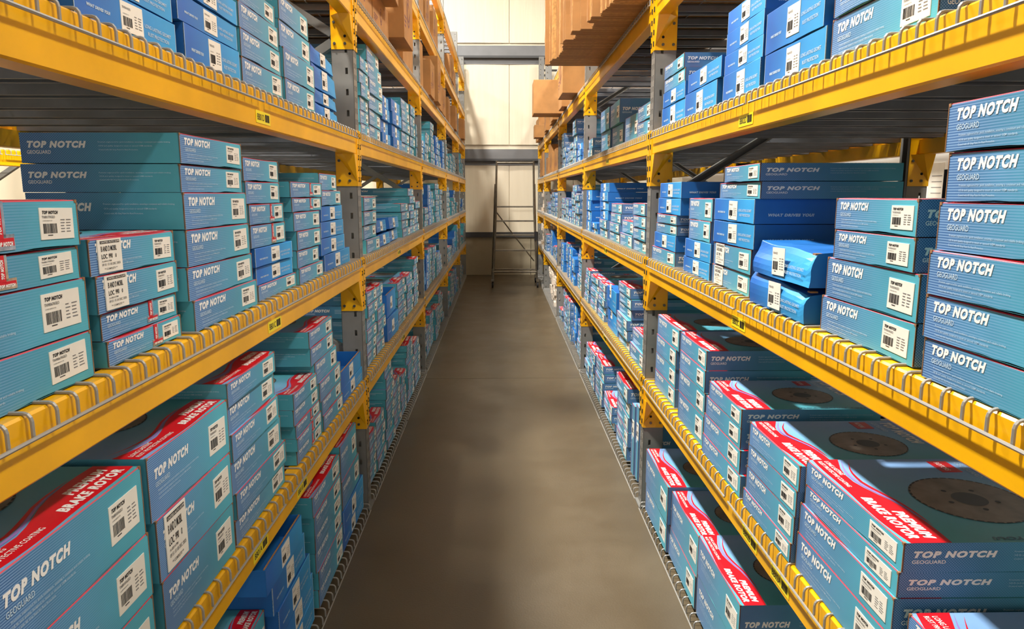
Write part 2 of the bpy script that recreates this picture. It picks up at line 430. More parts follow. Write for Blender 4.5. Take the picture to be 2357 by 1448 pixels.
def plate_mesh(near):
    """connector plate hugging the column: aisle strip with hooks plus the flange plate with a folded gusset"""
    b = MB(); z0, z1 = -0.253, 0.0
    s = -1 if near else 1       # near=True: plate on the far end of a beam, its flange plate faces the camera
    # flange plate (plane y)
    ya, yb = (-0.004, 0.0) if near else (0.0, 0.004)
    b.box(-0.098, 0.003, ya, yb, z0, z1, 'yellow_paint')
    yc = 0.0
    st = (0.0, 0.030) if near else (-0.030, 0.0)
    b.box(0.001, 0.005, st[0], st[1], z0, z1 + 0.006, 'yellow_paint')
    for i in range(5):
        zc = z0 + 0.02 + i * 0.0508
        b.box(0.004, 0.008, st[0] + 0.010, st[1] - 0.008, zc, zc + 0.022, 'hole_dark')
        b.box(0.004, 0.0075, st[0] + 0.004, st[0] + 0.010, zc + 0.006, zc + 0.018, 'yellow_paint')
    # folded gusset from the beam root down to the plate corner
    o = ya - 0.0 if near else yb
    e = -0.045 if near else 0.045
    b.add([(0.002, o, -BH), (-0.094, o, -BH), (0.002, o, z0 + 0.02), (0.0, o + e, -BH), (-0.055, o + e, -BH)], [(0, 3, 4, 1), (0, 2, 3), (2, 1, 4), (2, 4, 3)], 'yellow_paint')
    b.cyl((-0.034, o, -0.195), (0, 1, 0), 0.0065, 0.002, 'hole_dark', 10)
    return b.mesh('connector_plate')
PLN, PLF = plate_mesh(True), plate_mesh(False)
bo = MB(); bo.cyl((0, 0, 0), (0, 1, 0), 0.0068, 0.005, 'bolt_steel', 10); bo.cyl((0, -0.002, 0), (0, 1, 0), 0.0044, 0.006, 'girt_dark', 8); BOLTM = bo.mesh('bolt')
BEAM = {}
def bin_label_mesh(txt):
    b = MB(); w, h = 0.125, 0.034
    b.box(0.0005, 0.0012, 0, w, 0, h, 'yellow_label')
    b.text(txt, (0.0016, 0.010, 0.008), (0, 1, 0), (0, 0, 1), 0.060, 0.018, 'dark_print', 'plain')
    y = 0.078
    rr = random.Random(5)
    while y < 0.115:
        w1 = rr.choice((0.001, 0.002, 0.003)); b.box(0.0014, 0.0017, y, y + w1, 0.007, 0.028, 'dark_print'); y += w1 + rr.choice((0.001, 0.0015, 0.002))
    return b
def beam(side, k, lev, back=False, labels=()):
    y0 = UP_Y[k] + COLW; L = UP_Y[k + 1] - y0 - 0.004
    key = round(L, 3)
    if key not in BEAM: BEAM[key] = beam_mesh(L)
    # local +y runs along the aisle for L, against it for R
    o = link('shelf_beam', BEAM[key])
    zt = DECK[lev] - 0.003
    rs = (side == 'R')
    if back: rs = not rs
    x = {'L': XL, 'R': XR, 'M': -3.3}[side]
    if back: x += {'L': -DEPTH, 'M': -DEPTH, 'R': DEPTH}[side]
    if rs: o.location = (x, y0 + L, zt); o.rotation_euler = (0, 0, PI)
    else: o.location = (x, y0, zt)
    # plates: the one whose flange faces the camera sits at the far end
    if rs: specs = ((PLF, 0.0), (PLN, L))
    else: specs = ((PLN, L + 0.004), (PLF, 0.0))
    if rs: specs = ((PLF, -0.004), (PLN, L))
    for pm, yy in specs:
        p = link('connector_plate', pm, o, (0, yy, 0))
        if k <= 1 or not back:
            sg = -0.006 if pm is PLN else 0.006
            for bx, bz in ((-0.034, -0.228), (-0.082, -0.228), (-0.082, -0.135)):
                link('bolt', BOLTM, p, (bx, sg, bz))
    for txt, yw in labels:
        m = bin_label_mesh(txt)
        yl = (y0 + L - yw - 0.0625) if rs else (yw - y0 - 0.0625)
        lo = m.obj('bin_label', o, (0, yl, -0.092)); lo['label'] = 'yellow bin label reading %s' % txt
    tag(o, 'yellow %s shelf beam of the %s, %s bay, %s rack' % ('back' if back else 'aisle-side', SHELF[lev], BAY[k], SIDE[side]), 'shelf beam', 'yellow rack beams', 'thing')
# wire decks
PITCH_W = 0.055; NW = 24; DW = 1.355
def wire_pts(y):
    f = 0.010
    return [(f, y, -0.036), (f, y, -0.012), (f - 0.0015, y, -0.0065), (f - 0.005, y, -0.002), (f - 0.010, y, -0.0003), (f - 0.018, y, 0.0), (-DEPTH + 0.01 - f, y, 0.0), (-DEPTH - f + 0.002, y, -0.002), (-DEPTH - f, y, -0.030)]
wm = MB(); wm.tube(wire_pts(0.0), 0.0032, 'wire_metal', 6); WIREM = wm.mesh('wire')
def deck_parts(n, dw, low=False):
    out = []
    w = MB()
    for i in range(n):
        y = (dw - (n - 1) * PITCH_W) / 2 + i * PITCH_W
        w.tube(wire_pts(y), 0.0032, 'wire_metal', 5)
    out.append(w.mesh('wire_mesh'))
    r = MB()
    for x, z in ((0.010 + 0.005, -0.036), (-0.25, -0.0065), (-0.61, -0.0065), (-0.97, -0.0065), (-DEPTH - 0.012, -0.030)):
        r.tube([(x, 0.01, z), (x, dw - 0.01, z)], 0.0032, 'wire_metal', 6)
    out.append(r.mesh('cross_rod'))
    c = MB(); hh = 0.010 if low else 0.038
    # inverted U channel under the wires, running front to back
    xa, xb = -0.042, -DEPTH + 0.042
    c.box(xb, xa, -0.026, 0.026, -0.012, -0.0095, 'channel_metal')
    if not low:
        for s in (-1, 1):
            c.box(xb, xa, s * 0.026 - 0.001, s * 0.026 + 0.001, -hh, -0.0095, 'channel_metal')
            c.box(xb, xa, s * 0.031 - 0.006, s * 0.031 + 0.006, -hh - 0.002, -hh, 'channel_metal')
    else:
        for s in (-1, 1): c.box(xb, xa, s * 0.026 - 0.001, s * 0.026 + 0.001, -0.0345, -0.0095, 'channel_metal')
    out.append(c.mesh('support_channel'))
    return out
DP = {}
def deck(side, k, lev, j, single):
    y0 = UP_Y[k] + COLW; y1 = UP_Y[k + 1]; nd = 2 if y1 - y0 > 2.3 else 1
    dw = min(DW, (y1 - y0) / nd - 0.012) if nd == 2 else y1 - y0 - 0.02
    if j >= nd: return
    n = int((dw - 0.02) / PITCH_W) + 1
    key = (round(dw, 3), lev == 'A')
    if key not in DP: DP[key] = deck_parts(n, dw, lev == 'A')
    wmesh, rod, chn = DP[key]
    o = empty('wire_deck')
    ys = y0 + (y1 - y0) * j / nd + ((y1 - y0) / nd - dw) / 2
    if side == 'R': o.location = (XR, ys + dw, DECK[lev]); o.rotation_euler = (0, 0, PI)
    else: o.location = (XL if side == 'L' else -3.3, ys, DECK[lev])
    if single:
        off = (dw - (n - 1) * PITCH_W) / 2
        for i in range(n): link('wire', WIREM, o, (random.uniform(-0.0015, 0.0015), off + i * PITCH_W + random.uniform(-0.001, 0.001), 0))
    else:
        w = link('wire_mesh', wmesh, o); w['kind'] = 'stuff'
    link('cross_rod', rod, o)
    nc = 5
    for i in range(nc): link('support_channel', chn, o, (0, dw * (i + 0.5) / nc, 0))
    tag(o, 'galvanised wire deck, %s part of the %s, %s bay, %s rack' % (('near', 'far')[j], SHELF[lev], BAY[k], SIDE[side]), 'wire deck', 'wire decks on the racks')

LAB = {('L', 0, 'D'): [('BB01D', 2.145)], ('L', 0, 'C'): [('BB01C', 2.148)], ('L', 0, 'B'): [('BB01B', 2.347), ('BB01A', 1.915)],
       ('R', 0, 'D'): [('BB02D', 2.172)], ('R', 0, 'C'): [('BB02C', 2.144)], ('R', 0, 'B'): [('BB02B', 1.95), ('BB02A', 1.72)],
       ('L', 1, 'C'): [('BB03C', 4.85)], ('L', 1, 'B'): [('BB03B', 4.95)], ('R', 1, 'D'): [('BB04D', 4.95)], ('R', 1, 'C'): [('BB04C', 4.95)], ('R', 1, 'B'): [('BB04B', 4.9)]}
for side in 'LR':
    for k in range(6): upright(side, k)
    for k in range(5):
        levs = 'BCDEF' + ('G' if k >= 2 and side == 'L' else '')
        for lev in levs:
            beam(side, k, lev, labels=LAB.get((side, k, lev), ()))
            beam(side, k, lev, back=True)
        for lev in 'A' + levs:
            for j in (0, 1): deck(side, k, lev, j, k == 0 and lev in 'ABCD')
# second row of racking across the next aisle on the left
for k in (1, 2, 3): upright('M', k)
for k in (1, 2):
    for lev in 'CD':
        beam('M', k, lev)
        for j in (0, 1): deck('M', k, lev, j, False)
STACKS=[
('L','C',0,0.020,0.42,[('t',0.806,1.226,1.280,1.359,'c0'),('t',0.803,1.223,1.361,1.450,'c0'),('t',0.849,1.209,1.451,1.504,'s2'),('t',0.849,1.209,1.506,1.579,'s2')]),
('L','C',1,0.027,0.36,[('t',1.277,1.579,1.280,1.327,'s'),('t',1.274,1.575,1.329,1.377,'s'),('t',1.261,1.580,1.379,1.446,'L'),('t',1.248,1.570,1.447,1.511,'L')]),
('L','C',2,0.012,0.34,[('t',1.613,2.037,1.280,1.351,''),('t',1.601,2.020,1.352,1.426,''),('t',1.607,2.002,1.428,1.509,''),('t',1.606,1.996,1.511,1.591,''),('t',1.608,1.986,1.592,1.652,''),('t',1.608,1.982,1.654,1.718,'')]),
('L','C',3,0.022,0.34,[('t',2.083,2.468,1.280,1.325,''),('b',2.081,2.446,1.327,1.378,''),('b',2.065,2.430,1.380,1.434,''),('t',2.047,2.369,1.436,1.500,'s'),('t',2.038,2.354,1.502,1.559,'s'),('t',2.032,2.342,1.561,1.623,''),('t',2.028,2.344,1.624,1.688,'')]),
('L','C',4,0.010,0.34,[('t',2.474,2.812,1.280,1.335,''),('t',2.463,2.759,1.337,1.396,''),('t',2.469,2.784,1.398,1.462,''),('t',2.444,2.791,1.464,1.526,''),('t',2.435,2.828,1.528,1.575,'s'),('t',2.422,2.836,1.577,1.628,'s')]),
('L','C',5,0.019,0.32,[('b',2.871,3.348,1.280,1.347,''),('b',2.830,3.257,1.348,1.413,''),('b',2.845,3.241,1.415,1.478,''),('b',2.860,3.234,1.480,1.540,''),('t',2.860,3.210,1.542,1.601,''),('t',2.840,3.133,1.603,1.667,'')]),
('L','D',0,0.020,0.36,[('b',1.260,1.640,1.880,1.946,''),('b',1.254,1.634,1.948,2.002,'')]),
('L','D',1,0.020,0.36,[('b',1.695,2.040,1.880,1.964,''),('b',1.672,2.032,1.965,2.026,''),('b',1.670,2.030,2.028,2.088,'')]),
('L','D',2,0.020,0.34,[('t',2.052,2.415,1.880,1.956,''),('t',2.049,2.410,1.957,2.030,''),('t',2.045,2.395,2.031,2.099,''),('t',2.046,2.384,2.101,2.160,'')]),
('L','D',3,0.020,0.34,[('t',2.442,2.820,1.880,1.960,''),('t',2.435,2.823,1.961,2.054,''),('t',2.426,2.801,2.056,2.136,''),('t',2.427,2.785,2.138,2.216,'')]),
('L','D',4,0.030,0.30,[('b',2.857,3.260,1.880,1.935,'k'),('b',2.854,3.245,1.937,1.990,'k'),('b',2.850,3.249,1.992,2.079,'k'),('b',2.849,3.221,2.081,2.143,'k')]),
('L','B',0,0.000,0.42,[('t',0.891,1.311,0.680,0.818,'c1'),('t',0.895,1.315,0.819,0.946,'c1'),('t',0.892,1.312,0.947,1.081,'c1')]),
('L','B',1,0.010,0.38,[('t',1.364,1.756,0.680,0.812,''),('t',1.358,1.753,0.814,0.946,'L'),('t',1.347,1.760,0.947,1.081,'')]),
('L','B',2,0.010,0.36,[('t',1.774,2.208,0.680,0.749,''),('t',1.782,2.208,0.750,0.820,''),('t',1.765,2.183,0.821,0.907,''),('t',1.776,2.161,0.908,0.981,''),('t',1.766,2.157,0.982,1.056,''),('t',1.764,2.148,1.058,1.119,'')]),
('L','B',3,0.010,0.33,[('t',2.345,2.678,0.680,0.729,'s'),('t',2.340,2.669,0.730,0.774,'s'),('t',2.340,2.658,0.775,0.820,'s'),('t',2.329,2.660,0.821,0.877,''),('t',2.329,2.627,0.878,0.932,'')]),
('L','B',4,0.010,0.33,[('t',2.698,3.037,0.680,0.741,''),('t',2.694,3.029,0.742,0.803,''),('t',2.664,3.030,0.804,0.881,''),('t',2.631,2.986,0.882,0.965,''),('t',2.581,2.928,0.966,1.033,''),('t',2.573,2.931,1.035,1.095,'')]),
('L','B',5,0.010,0.28,[('b',3.047,3.521,0.680,0.747,''),('b',3.034,3.490,0.748,0.824,'O')]),
('L','A',0,0.037,0.33,[('t',1.782,2.055,0.035,0.179,''),('t',1.785,2.024,0.181,0.347,'')]),
('L','A',1,0.010,0.33,[('b',2.075,2.469,0.035,0.127,''),('b',2.084,2.469,0.129,0.221,''),('b',2.054,2.423,0.222,0.320,''),('b',2.028,2.388,0.321,0.417,''),('b',1.971,2.348,0.419,0.502,'O')]),
('L','A',2,0.010,0.33,[('t',2.537,2.958,0.035,0.108,''),('t',2.537,2.958,0.110,0.182,''),('t',2.520,2.961,0.184,0.266,''),('t',2.519,2.959,0.267,0.334,''),('t',2.514,2.946,0.335,0.412,''),('t',2.503,2.952,0.414,0.493,'')]),
('L','A',3,0.010,0.33,[('b',2.962,3.441,0.035,0.121,''),('b',2.965,3.401,0.123,0.223,''),('t',2.977,3.355,0.224,0.354,''),('t',2.979,3.328,0.356,0.514,'')]),
('R','C',0,0.000,0.36,[('t',0.838,1.198,1.280,1.349,''),('t',0.840,1.200,1.350,1.422,''),('t',0.837,1.197,1.424,1.496,''),('t',0.830,1.190,1.498,1.575,''),('t',0.816,1.176,1.577,1.653,''),('t',0.824,1.184,1.655,1.730,'')]),
('R','C',1,0.021,0.36,[('t',1.258,1.640,1.280,1.359,'c2'),('t',1.259,1.622,1.361,1.448,'c2'),('t',1.278,1.595,1.449,1.511,''),('t',1.279,1.597,1.513,1.579,'')]),
('R','C',2,0.007,0.36,[('b',1.693,2.076,1.280,1.367,'xy'),('b',1.681,2.061,1.369,1.458,'x')]),
('R','C',3,0.024,0.41,[('t',2.149,2.533,1.280,1.347,'L'),('t',2.134,2.519,1.349,1.424,'L'),('b',2.117,2.521,1.426,1.499,''),('b',2.121,2.522,1.501,1.573,''),('t',2.090,2.481,1.574,1.623,''),('t',2.088,2.422,1.625,1.675,'')]),
('R','C',4,0.026,0.33,[('b',2.561,2.935,1.280,1.341,''),('b',2.557,2.911,1.343,1.413,''),('t',2.574,2.874,1.415,1.490,''),('t',2.565,2.880,1.491,1.571,'')]),
('R','C',5,0.015,0.33,[('t',3.036,3.499,1.280,1.343,''),('b',3.035,3.450,1.345,1.412,''),('t',3.031,3.429,1.414,1.456,''),('t',3.030,3.407,1.458,1.498,''),('b',2.974,3.388,1.500,1.569,''),('b',2.971,3.370,1.570,1.636,'')]),
('R','D',0,0.030,0.36,[('t',1.303,1.708,1.880,1.974,''),('t',1.308,1.698,1.976,2.022,'')]),
('R','D',1,0.030,0.33,[('b',1.730,2.113,1.880,1.970,''),('b',1.744,2.117,1.971,2.082,'')]),
('R','D',2,0.030,0.36,[('b',2.145,2.499,1.880,1.974,'g'),('b',2.147,2.497,1.975,2.038,'g'),('b',2.153,2.494,2.039,2.107,'g'),('b',2.157,2.495,2.108,2.175,'g')]),
('R','D',3,0.030,0.30,[('b',2.587,3.019,1.880,1.980,''),('b',2.543,2.984,1.982,2.052,'')]),
('R','D',4,0.030,0.33,[('b',3.027,3.452,1.880,1.974,''),('b',3.030,3.437,1.975,2.040,''),('t',3.053,3.429,2.042,2.096,''),('t',3.066,3.429,2.098,2.156,'')]),
('R','B',0,0.015,0.42,[('t',0.823,1.183,0.680,0.734,''),('t',0.823,1.183,0.735,0.789,''),('t',0.832,1.192,0.790,0.839,'')]),
('R','B',1,0.010,0.42,[('t',1.228,1.651,0.680,0.773,''),('t',1.221,1.647,0.774,0.850,'c3'),('t',1.223,1.637,0.851,0.901,'c3'),('t',1.221,1.640,0.902,0.960,'c3')]),
('R','B',2,0.000,0.42,[('t',1.665,2.018,0.680,0.732,''),('t',1.658,2.006,0.733,0.806,''),('t',1.652,1.999,0.807,0.875,''),('t',1.644,1.991,0.876,0.942,'')]),
('R','B',3,0.002,0.42,[('t',2.054,2.465,0.680,0.750,''),('t',2.070,2.460,0.751,0.824,''),('t',2.081,2.444,0.825,0.892,''),('t',2.078,2.416,0.893,0.951,'')]),
('R','B',4,0.009,0.38,[('t',2.503,2.870,0.680,0.793,''),('t',2.497,2.872,0.794,0.882,''),('t',2.502,2.870,0.883,0.964,''),('t',2.505,2.875,0.965,1.036,'')]),
('R','B',5,0.024,0.36,[('t',2.990,3.390,0.680,0.760,''),('t',2.996,3.384,0.761,0.845,''),('t',2.994,3.377,0.846,0.932,''),('t',2.955,3.373,0.933,1.025,'')]),
('R','A',0,0.010,0.38,[('t',2.015,2.489,0.035,0.196,''),('t',2.023,2.483,0.197,0.347,'')]),
('R','A',1,0.010,0.38,[('t',2.509,2.947,0.035,0.169,''),('t',2.493,2.915,0.170,0.335,'')]),
('R','A',2,0.000,0.38,[('t',2.950,3.398,0.035,0.177,''),('t',2.920,3.397,0.179,0.349,'')]),
('L','D',5,0.030,0.34,[('t',3.801,4.041,1.880,1.945,''),('t',3.797,4.037,1.946,2.011,''),('t',3.805,4.045,2.012,2.077,''),('t',3.799,4.039,2.079,2.143,''),('t',3.797,4.037,2.145,2.209,''),('t',3.805,4.045,2.211,2.276,'')]),
('L','D',6,0.030,0.34,[('t',4.063,4.465,1.880,1.961,''),('t',4.060,4.467,1.963,2.044,''),('t',4.059,4.473,2.046,2.127,''),('t',4.046,4.466,2.128,2.210,''),('t',4.054,4.474,2.211,2.293,''),('t',4.048,4.468,2.294,2.375,'')]),
('L','D',7,0.030,0.34,[('b',4.476,4.741,1.880,1.954,''),('b',4.477,4.740,1.955,2.029,''),('b',4.477,4.742,2.031,2.105,''),('b',4.482,4.759,2.107,2.180,'')]),
('L','D',8,0.030,0.30,[('b',4.940,5.325,1.880,1.961,''),('b',4.939,5.325,1.962,2.043,''),('b',4.939,5.325,2.045,2.126,''),('b',4.925,5.310,2.127,2.208,'')]),
('L','D',9,0.030,0.36,[('t',5.336,5.756,1.880,1.956,''),('t',5.344,5.764,1.958,2.034,''),('t',5.347,5.767,2.036,2.112,''),('t',5.350,5.770,2.114,2.191,''),('t',5.350,5.770,2.192,2.268,'')]),
('L','D',10,0.030,0.34,[('t',5.857,6.162,1.880,1.959,''),('t',5.870,6.175,1.961,2.040,''),('t',5.871,6.176,2.041,2.120,''),('t',5.867,6.172,2.122,2.201,''),('t',5.859,6.164,2.202,2.281,'')]),
('L','D',11,0.030,0.30,[('t',6.215,6.300,1.880,1.974,''),('t',6.206,6.300,1.975,2.069,''),('t',6.226,6.300,2.071,2.164,'')]),
('L','C',6,0.020,0.34,[('t',3.763,4.142,1.280,1.352,''),('t',3.755,4.134,1.353,1.425,''),('t',3.749,4.128,1.426,1.498,''),('t',3.764,4.143,1.500,1.571,'')]),
('L','C',7,0.020,0.34,[('b',4.182,4.547,1.280,1.349,'q'),('b',4.189,4.555,1.351,1.420,'q')]),
('L','C',8,0.020,0.34,[('b',4.580,5.000,1.280,1.353,'q'),('b',4.572,4.992,1.354,1.426,'q')]),
('L','C',9,0.020,0.40,[('t',5.171,5.560,1.280,1.339,''),('t',5.175,5.564,1.340,1.399,''),('t',5.171,5.560,1.401,1.459,''),('t',5.165,5.554,1.461,1.519,'')]),
('L','C',10,0.020,0.52,[('t',5.618,5.938,1.280,1.337,''),('t',5.631,5.950,1.338,1.395,''),('t',5.612,5.931,1.397,1.454,''),('t',5.612,5.932,1.455,1.512,''),('t',5.626,5.945,1.513,1.570,''),('t',5.618,5.937,1.572,1.628,'')]),
('L','C',11,0.020,0.34,[('t',5.980,6.300,1.280,1.341,''),('t',5.978,6.300,1.343,1.403,''),('t',5.975,6.300,1.405,1.466,''),('t',5.991,6.300,1.468,1.528,'')]),
('L','B',6,0.020,0.34,[('t',3.736,4.007,0.680,0.745,''),('t',3.741,4.012,0.746,0.811,''),('t',3.736,4.007,0.813,0.878,''),('t',3.746,4.016,0.879,0.944,''),('t',3.738,4.009,0.945,1.010,''),('t',3.740,4.011,1.012,1.077,'')]),
('L','B',7,0.020,0.34,[('t',4.034,4.292,0.680,0.744,''),('t',4.024,4.281,0.746,0.810,''),('t',4.029,4.287,0.811,0.875,''),('t',4.038,4.295,0.877,0.941,''),('t',4.020,4.276,0.942,1.006,''),('t',4.017,4.275,1.008,1.071,'')]),
('L','B',8,0.020,0.34,[('b',4.411,4.831,0.680,0.825,''),('b',4.424,4.844,0.827,0.972,'O')]),
('L','B',9,0.020,0.40,[('t',4.881,5.263,0.680,0.730,''),('t',4.872,5.254,0.732,0.782,''),('t',4.874,5.256,0.783,0.834,''),('t',4.870,5.253,0.835,0.885,''),('t',4.877,5.259,0.887,0.937,''),('t',4.867,5.249,0.938,0.989,'')]),
('L','B',10,0.020,0.36,[('t',5.356,5.739,0.680,0.738,''),('t',5.361,5.744,0.740,0.798,''),('t',5.362,5.745,0.799,0.857,''),('t',5.357,5.740,0.859,0.917,''),('t',5.362,5.745,0.918,0.977,'')]),
('L','B',11,0.020,0.40,[('t',5.799,6.108,0.680,0.727,''),('t',5.806,6.114,0.729,0.776,''),('t',5.822,6.131,0.778,0.825,''),('t',5.818,6.126,0.826,0.874,''),('t',5.809,6.117,0.875,0.922,''),('t',5.822,6.130,0.924,0.971,''),('t',5.814,6.122,0.973,1.020,''),('t',5.819,6.127,1.021,1.069,'')]),
('L','A',4,0.020,0.34,[('t',3.668,3.901,0.035,0.103,''),('t',3.666,3.903,0.104,0.172,''),('t',3.672,3.901,0.174,0.241,''),('t',3.664,3.893,0.243,0.311,'')]),
('L','A',5,0.020,0.34,[('t',3.907,4.207,0.035,0.108,''),('t',3.913,4.221,0.109,0.182,''),('t',3.906,4.206,0.183,0.256,''),('t',3.897,4.198,0.257,0.330,'')]),
('L','A',6,0.020,0.38,[('t',4.260,4.556,0.035,0.097,''),('t',4.263,4.555,0.098,0.160,''),('t',4.278,4.563,0.162,0.224,''),('t',4.268,4.559,0.225,0.287,''),('t',4.266,4.564,0.288,0.350,''),('t',4.261,4.564,0.352,0.414,''),('t',4.283,4.586,0.415,0.477,''),('t',4.269,4.572,0.479,0.541,'')]),
('L','A',7,0.020,0.34,[('t',4.560,4.902,0.035,0.097,''),('t',4.559,4.899,0.098,0.160,''),('t',4.567,4.898,0.162,0.224,''),('t',4.563,4.901,0.225,0.287,''),('t',4.568,4.913,0.289,0.350,'')]),
('L','A',8,0.020,0.36,[('t',4.930,5.186,0.035,0.091,''),('t',4.927,5.183,0.093,0.149,''),('t',4.938,5.194,0.150,0.206,''),('t',4.932,5.188,0.208,0.264,''),('t',4.950,5.206,0.265,0.322,'')]),
('L','A',9,0.020,0.38,[('t',5.256,5.631,0.035,0.083,''),('t',5.266,5.641,0.084,0.132,''),('t',5.272,5.647,0.134,0.181,''),('t',5.263,5.638,0.183,0.231,''),('t',5.277,5.652,0.232,0.280,''),('t',5.264,5.639,0.282,0.329,''),('t',5.259,5.634,0.331,0.379,''),('t',5.263,5.638,0.380,0.428,''),('t',5.254,5.629,0.430,0.477,'')]),
('L','A',10,0.020,0.34,[('t',5.709,6.110,0.035,0.103,''),('t',5.705,6.106,0.105,0.173,''),('t',5.720,6.121,0.175,0.243,''),('t',5.719,6.120,0.245,0.313,''),('t',5.711,6.112,0.315,0.384,'')]),
('R','D',5,0.030,0.34,[('t',3.654,4.039,1.880,1.961,''),('t',3.659,4.045,1.963,2.044,'')]),
('R','D',6,0.030,0.30,[('t',4.082,4.502,1.880,2.036,'')]),
('R','D',7,0.030,0.40,[('t',4.607,5.027,1.880,2.025,'g'),('t',4.608,5.028,2.026,2.171,'g')]),
('R','D',8,0.030,0.34,[('t',5.129,5.549,1.880,2.029,''),('t',5.111,5.531,2.031,2.180,'')]),
('R','D',9,0.030,0.40,[('t',5.998,6.300,1.880,1.958,''),('t',6.019,6.300,1.960,2.038,'')]),
('R','C',6,0.020,0.34,[('t',3.689,4.043,1.280,1.344,''),('t',3.699,4.053,1.345,1.409,''),('t',3.685,4.039,1.410,1.474,''),('t',3.697,4.051,1.476,1.539,'')]),
('R','C',7,0.020,0.34,[('t',4.085,4.477,1.280,1.355,''),('t',4.088,4.480,1.357,1.432,'')]),
('R','C',8,0.020,0.45,[('t',4.510,4.930,1.280,1.341,''),('t',4.504,4.924,1.342,1.402,''),('t',4.494,4.914,1.404,1.464,''),('t',4.497,4.917,1.466,1.526,'')]),
('R','C',9,0.020,0.55,[('t',5.015,5.414,1.280,1.343,''),('t',5.016,5.415,1.344,1.406,''),('b',5.016,5.416,1.408,1.470,''),('b',5.002,5.401,1.472,1.534,''),('b',5.010,5.409,1.536,1.599,''),('b',5.013,5.413,1.600,1.662,'')]),
('R','C',10,0.020,0.30,[('b',5.535,5.906,1.280,1.321,''),('b',5.540,5.910,1.323,1.365,'')]),
('R','C',11,0.020,0.36,[('b',5.970,6.300,1.280,1.363,''),('b',5.973,6.300,1.365,1.448,''),('b',5.973,6.300,1.450,1.533,''),('b',5.963,6.300,1.534,1.617,'')]),
('R','B',6,0.020,0.38,[('t',3.611,4.031,0.680,0.761,''),('t',3.612,4.032,0.762,0.843,'')]),
('R','B',7,0.020,0.42,[('t',4.088,4.480,0.680,0.741,''),('t',4.109,4.501,0.742,0.803,''),('t',4.109,4.501,0.805,0.866,''),('t',4.102,4.494,0.867,0.928,''),('t',4.087,4.479,0.929,0.990,''),('t',4.108,4.500,0.992,1.052,'')]),
('R','B',8,0.020,0.34,[('b',4.545,4.965,0.680,0.820,'u'),('b',4.565,4.985,0.822,0.962,'u')]),
('R','B',9,0.020,0.36,[('t',5.090,5.430,0.680,0.732,''),('t',5.075,5.416,0.733,0.785,''),('t',5.078,5.418,0.786,0.838,''),('t',5.089,5.429,0.839,0.890,''),('t',5.088,5.428,0.892,0.944,'')]),
('R','B',10,0.020,0.40,[('t',5.475,5.895,0.680,0.731,''),('t',5.479,5.899,0.732,0.783,''),('t',5.462,5.882,0.785,0.836,''),('t',5.457,5.877,0.837,0.888,''),('t',5.479,5.899,0.890,0.941,'')]),
('R','B',11,0.020,0.50,[('t',6.007,6.300,0.680,0.733,''),('t',6.028,6.300,0.734,0.787,''),('t',6.010,6.300,0.788,0.841,''),('t',6.026,6.300,0.842,0.894,''),('t',6.026,6.300,0.896,0.949,'')]),
('R','A',3,0.020,0.42,[('t',3.741,3.823,0.035,0.452,'v')]),
('R','A',4,0.020,0.42,[('t',3.834,3.906,0.035,0.434,'v')]),
('R','A',5,0.020,0.45,[('t',4.047,4.467,0.035,0.122,''),('t',4.039,4.459,0.123,0.210,''),('t',4.047,4.467,0.211,0.298,''),('t',4.031,4.451,0.300,0.386,''),('t',4.042,4.462,0.388,0.474,'')]),
('R','A',6,0.020,0.36,[('t',4.579,4.999,0.035,0.088,''),('t',4.592,5.012,0.089,0.142,''),('t',4.590,5.010,0.144,0.197,'')]),
('R','A',7,0.020,0.42,[('t',5.141,5.534,0.035,0.096,''),('t',5.143,5.535,0.098,0.159,''),('t',5.131,5.523,0.160,0.221,''),('t',5.131,5.523,0.223,0.284,''),('t',5.144,5.537,0.285,0.346,'')]),
('R','A',8,0.020,0.36,[('t',5.559,5.808,0.035,0.107,''),('t',5.568,5.817,0.108,0.180,''),('t',5.562,5.811,0.182,0.253,''),('t',5.550,5.800,0.255,0.327,'')]),
('R','A',9,0.020,0.42,[('t',5.835,6.173,0.035,0.105,''),('t',5.844,6.183,0.106,0.176,''),('t',5.839,6.177,0.178,0.247,''),('t',5.826,6.165,0.249,0.319,'')]),
]
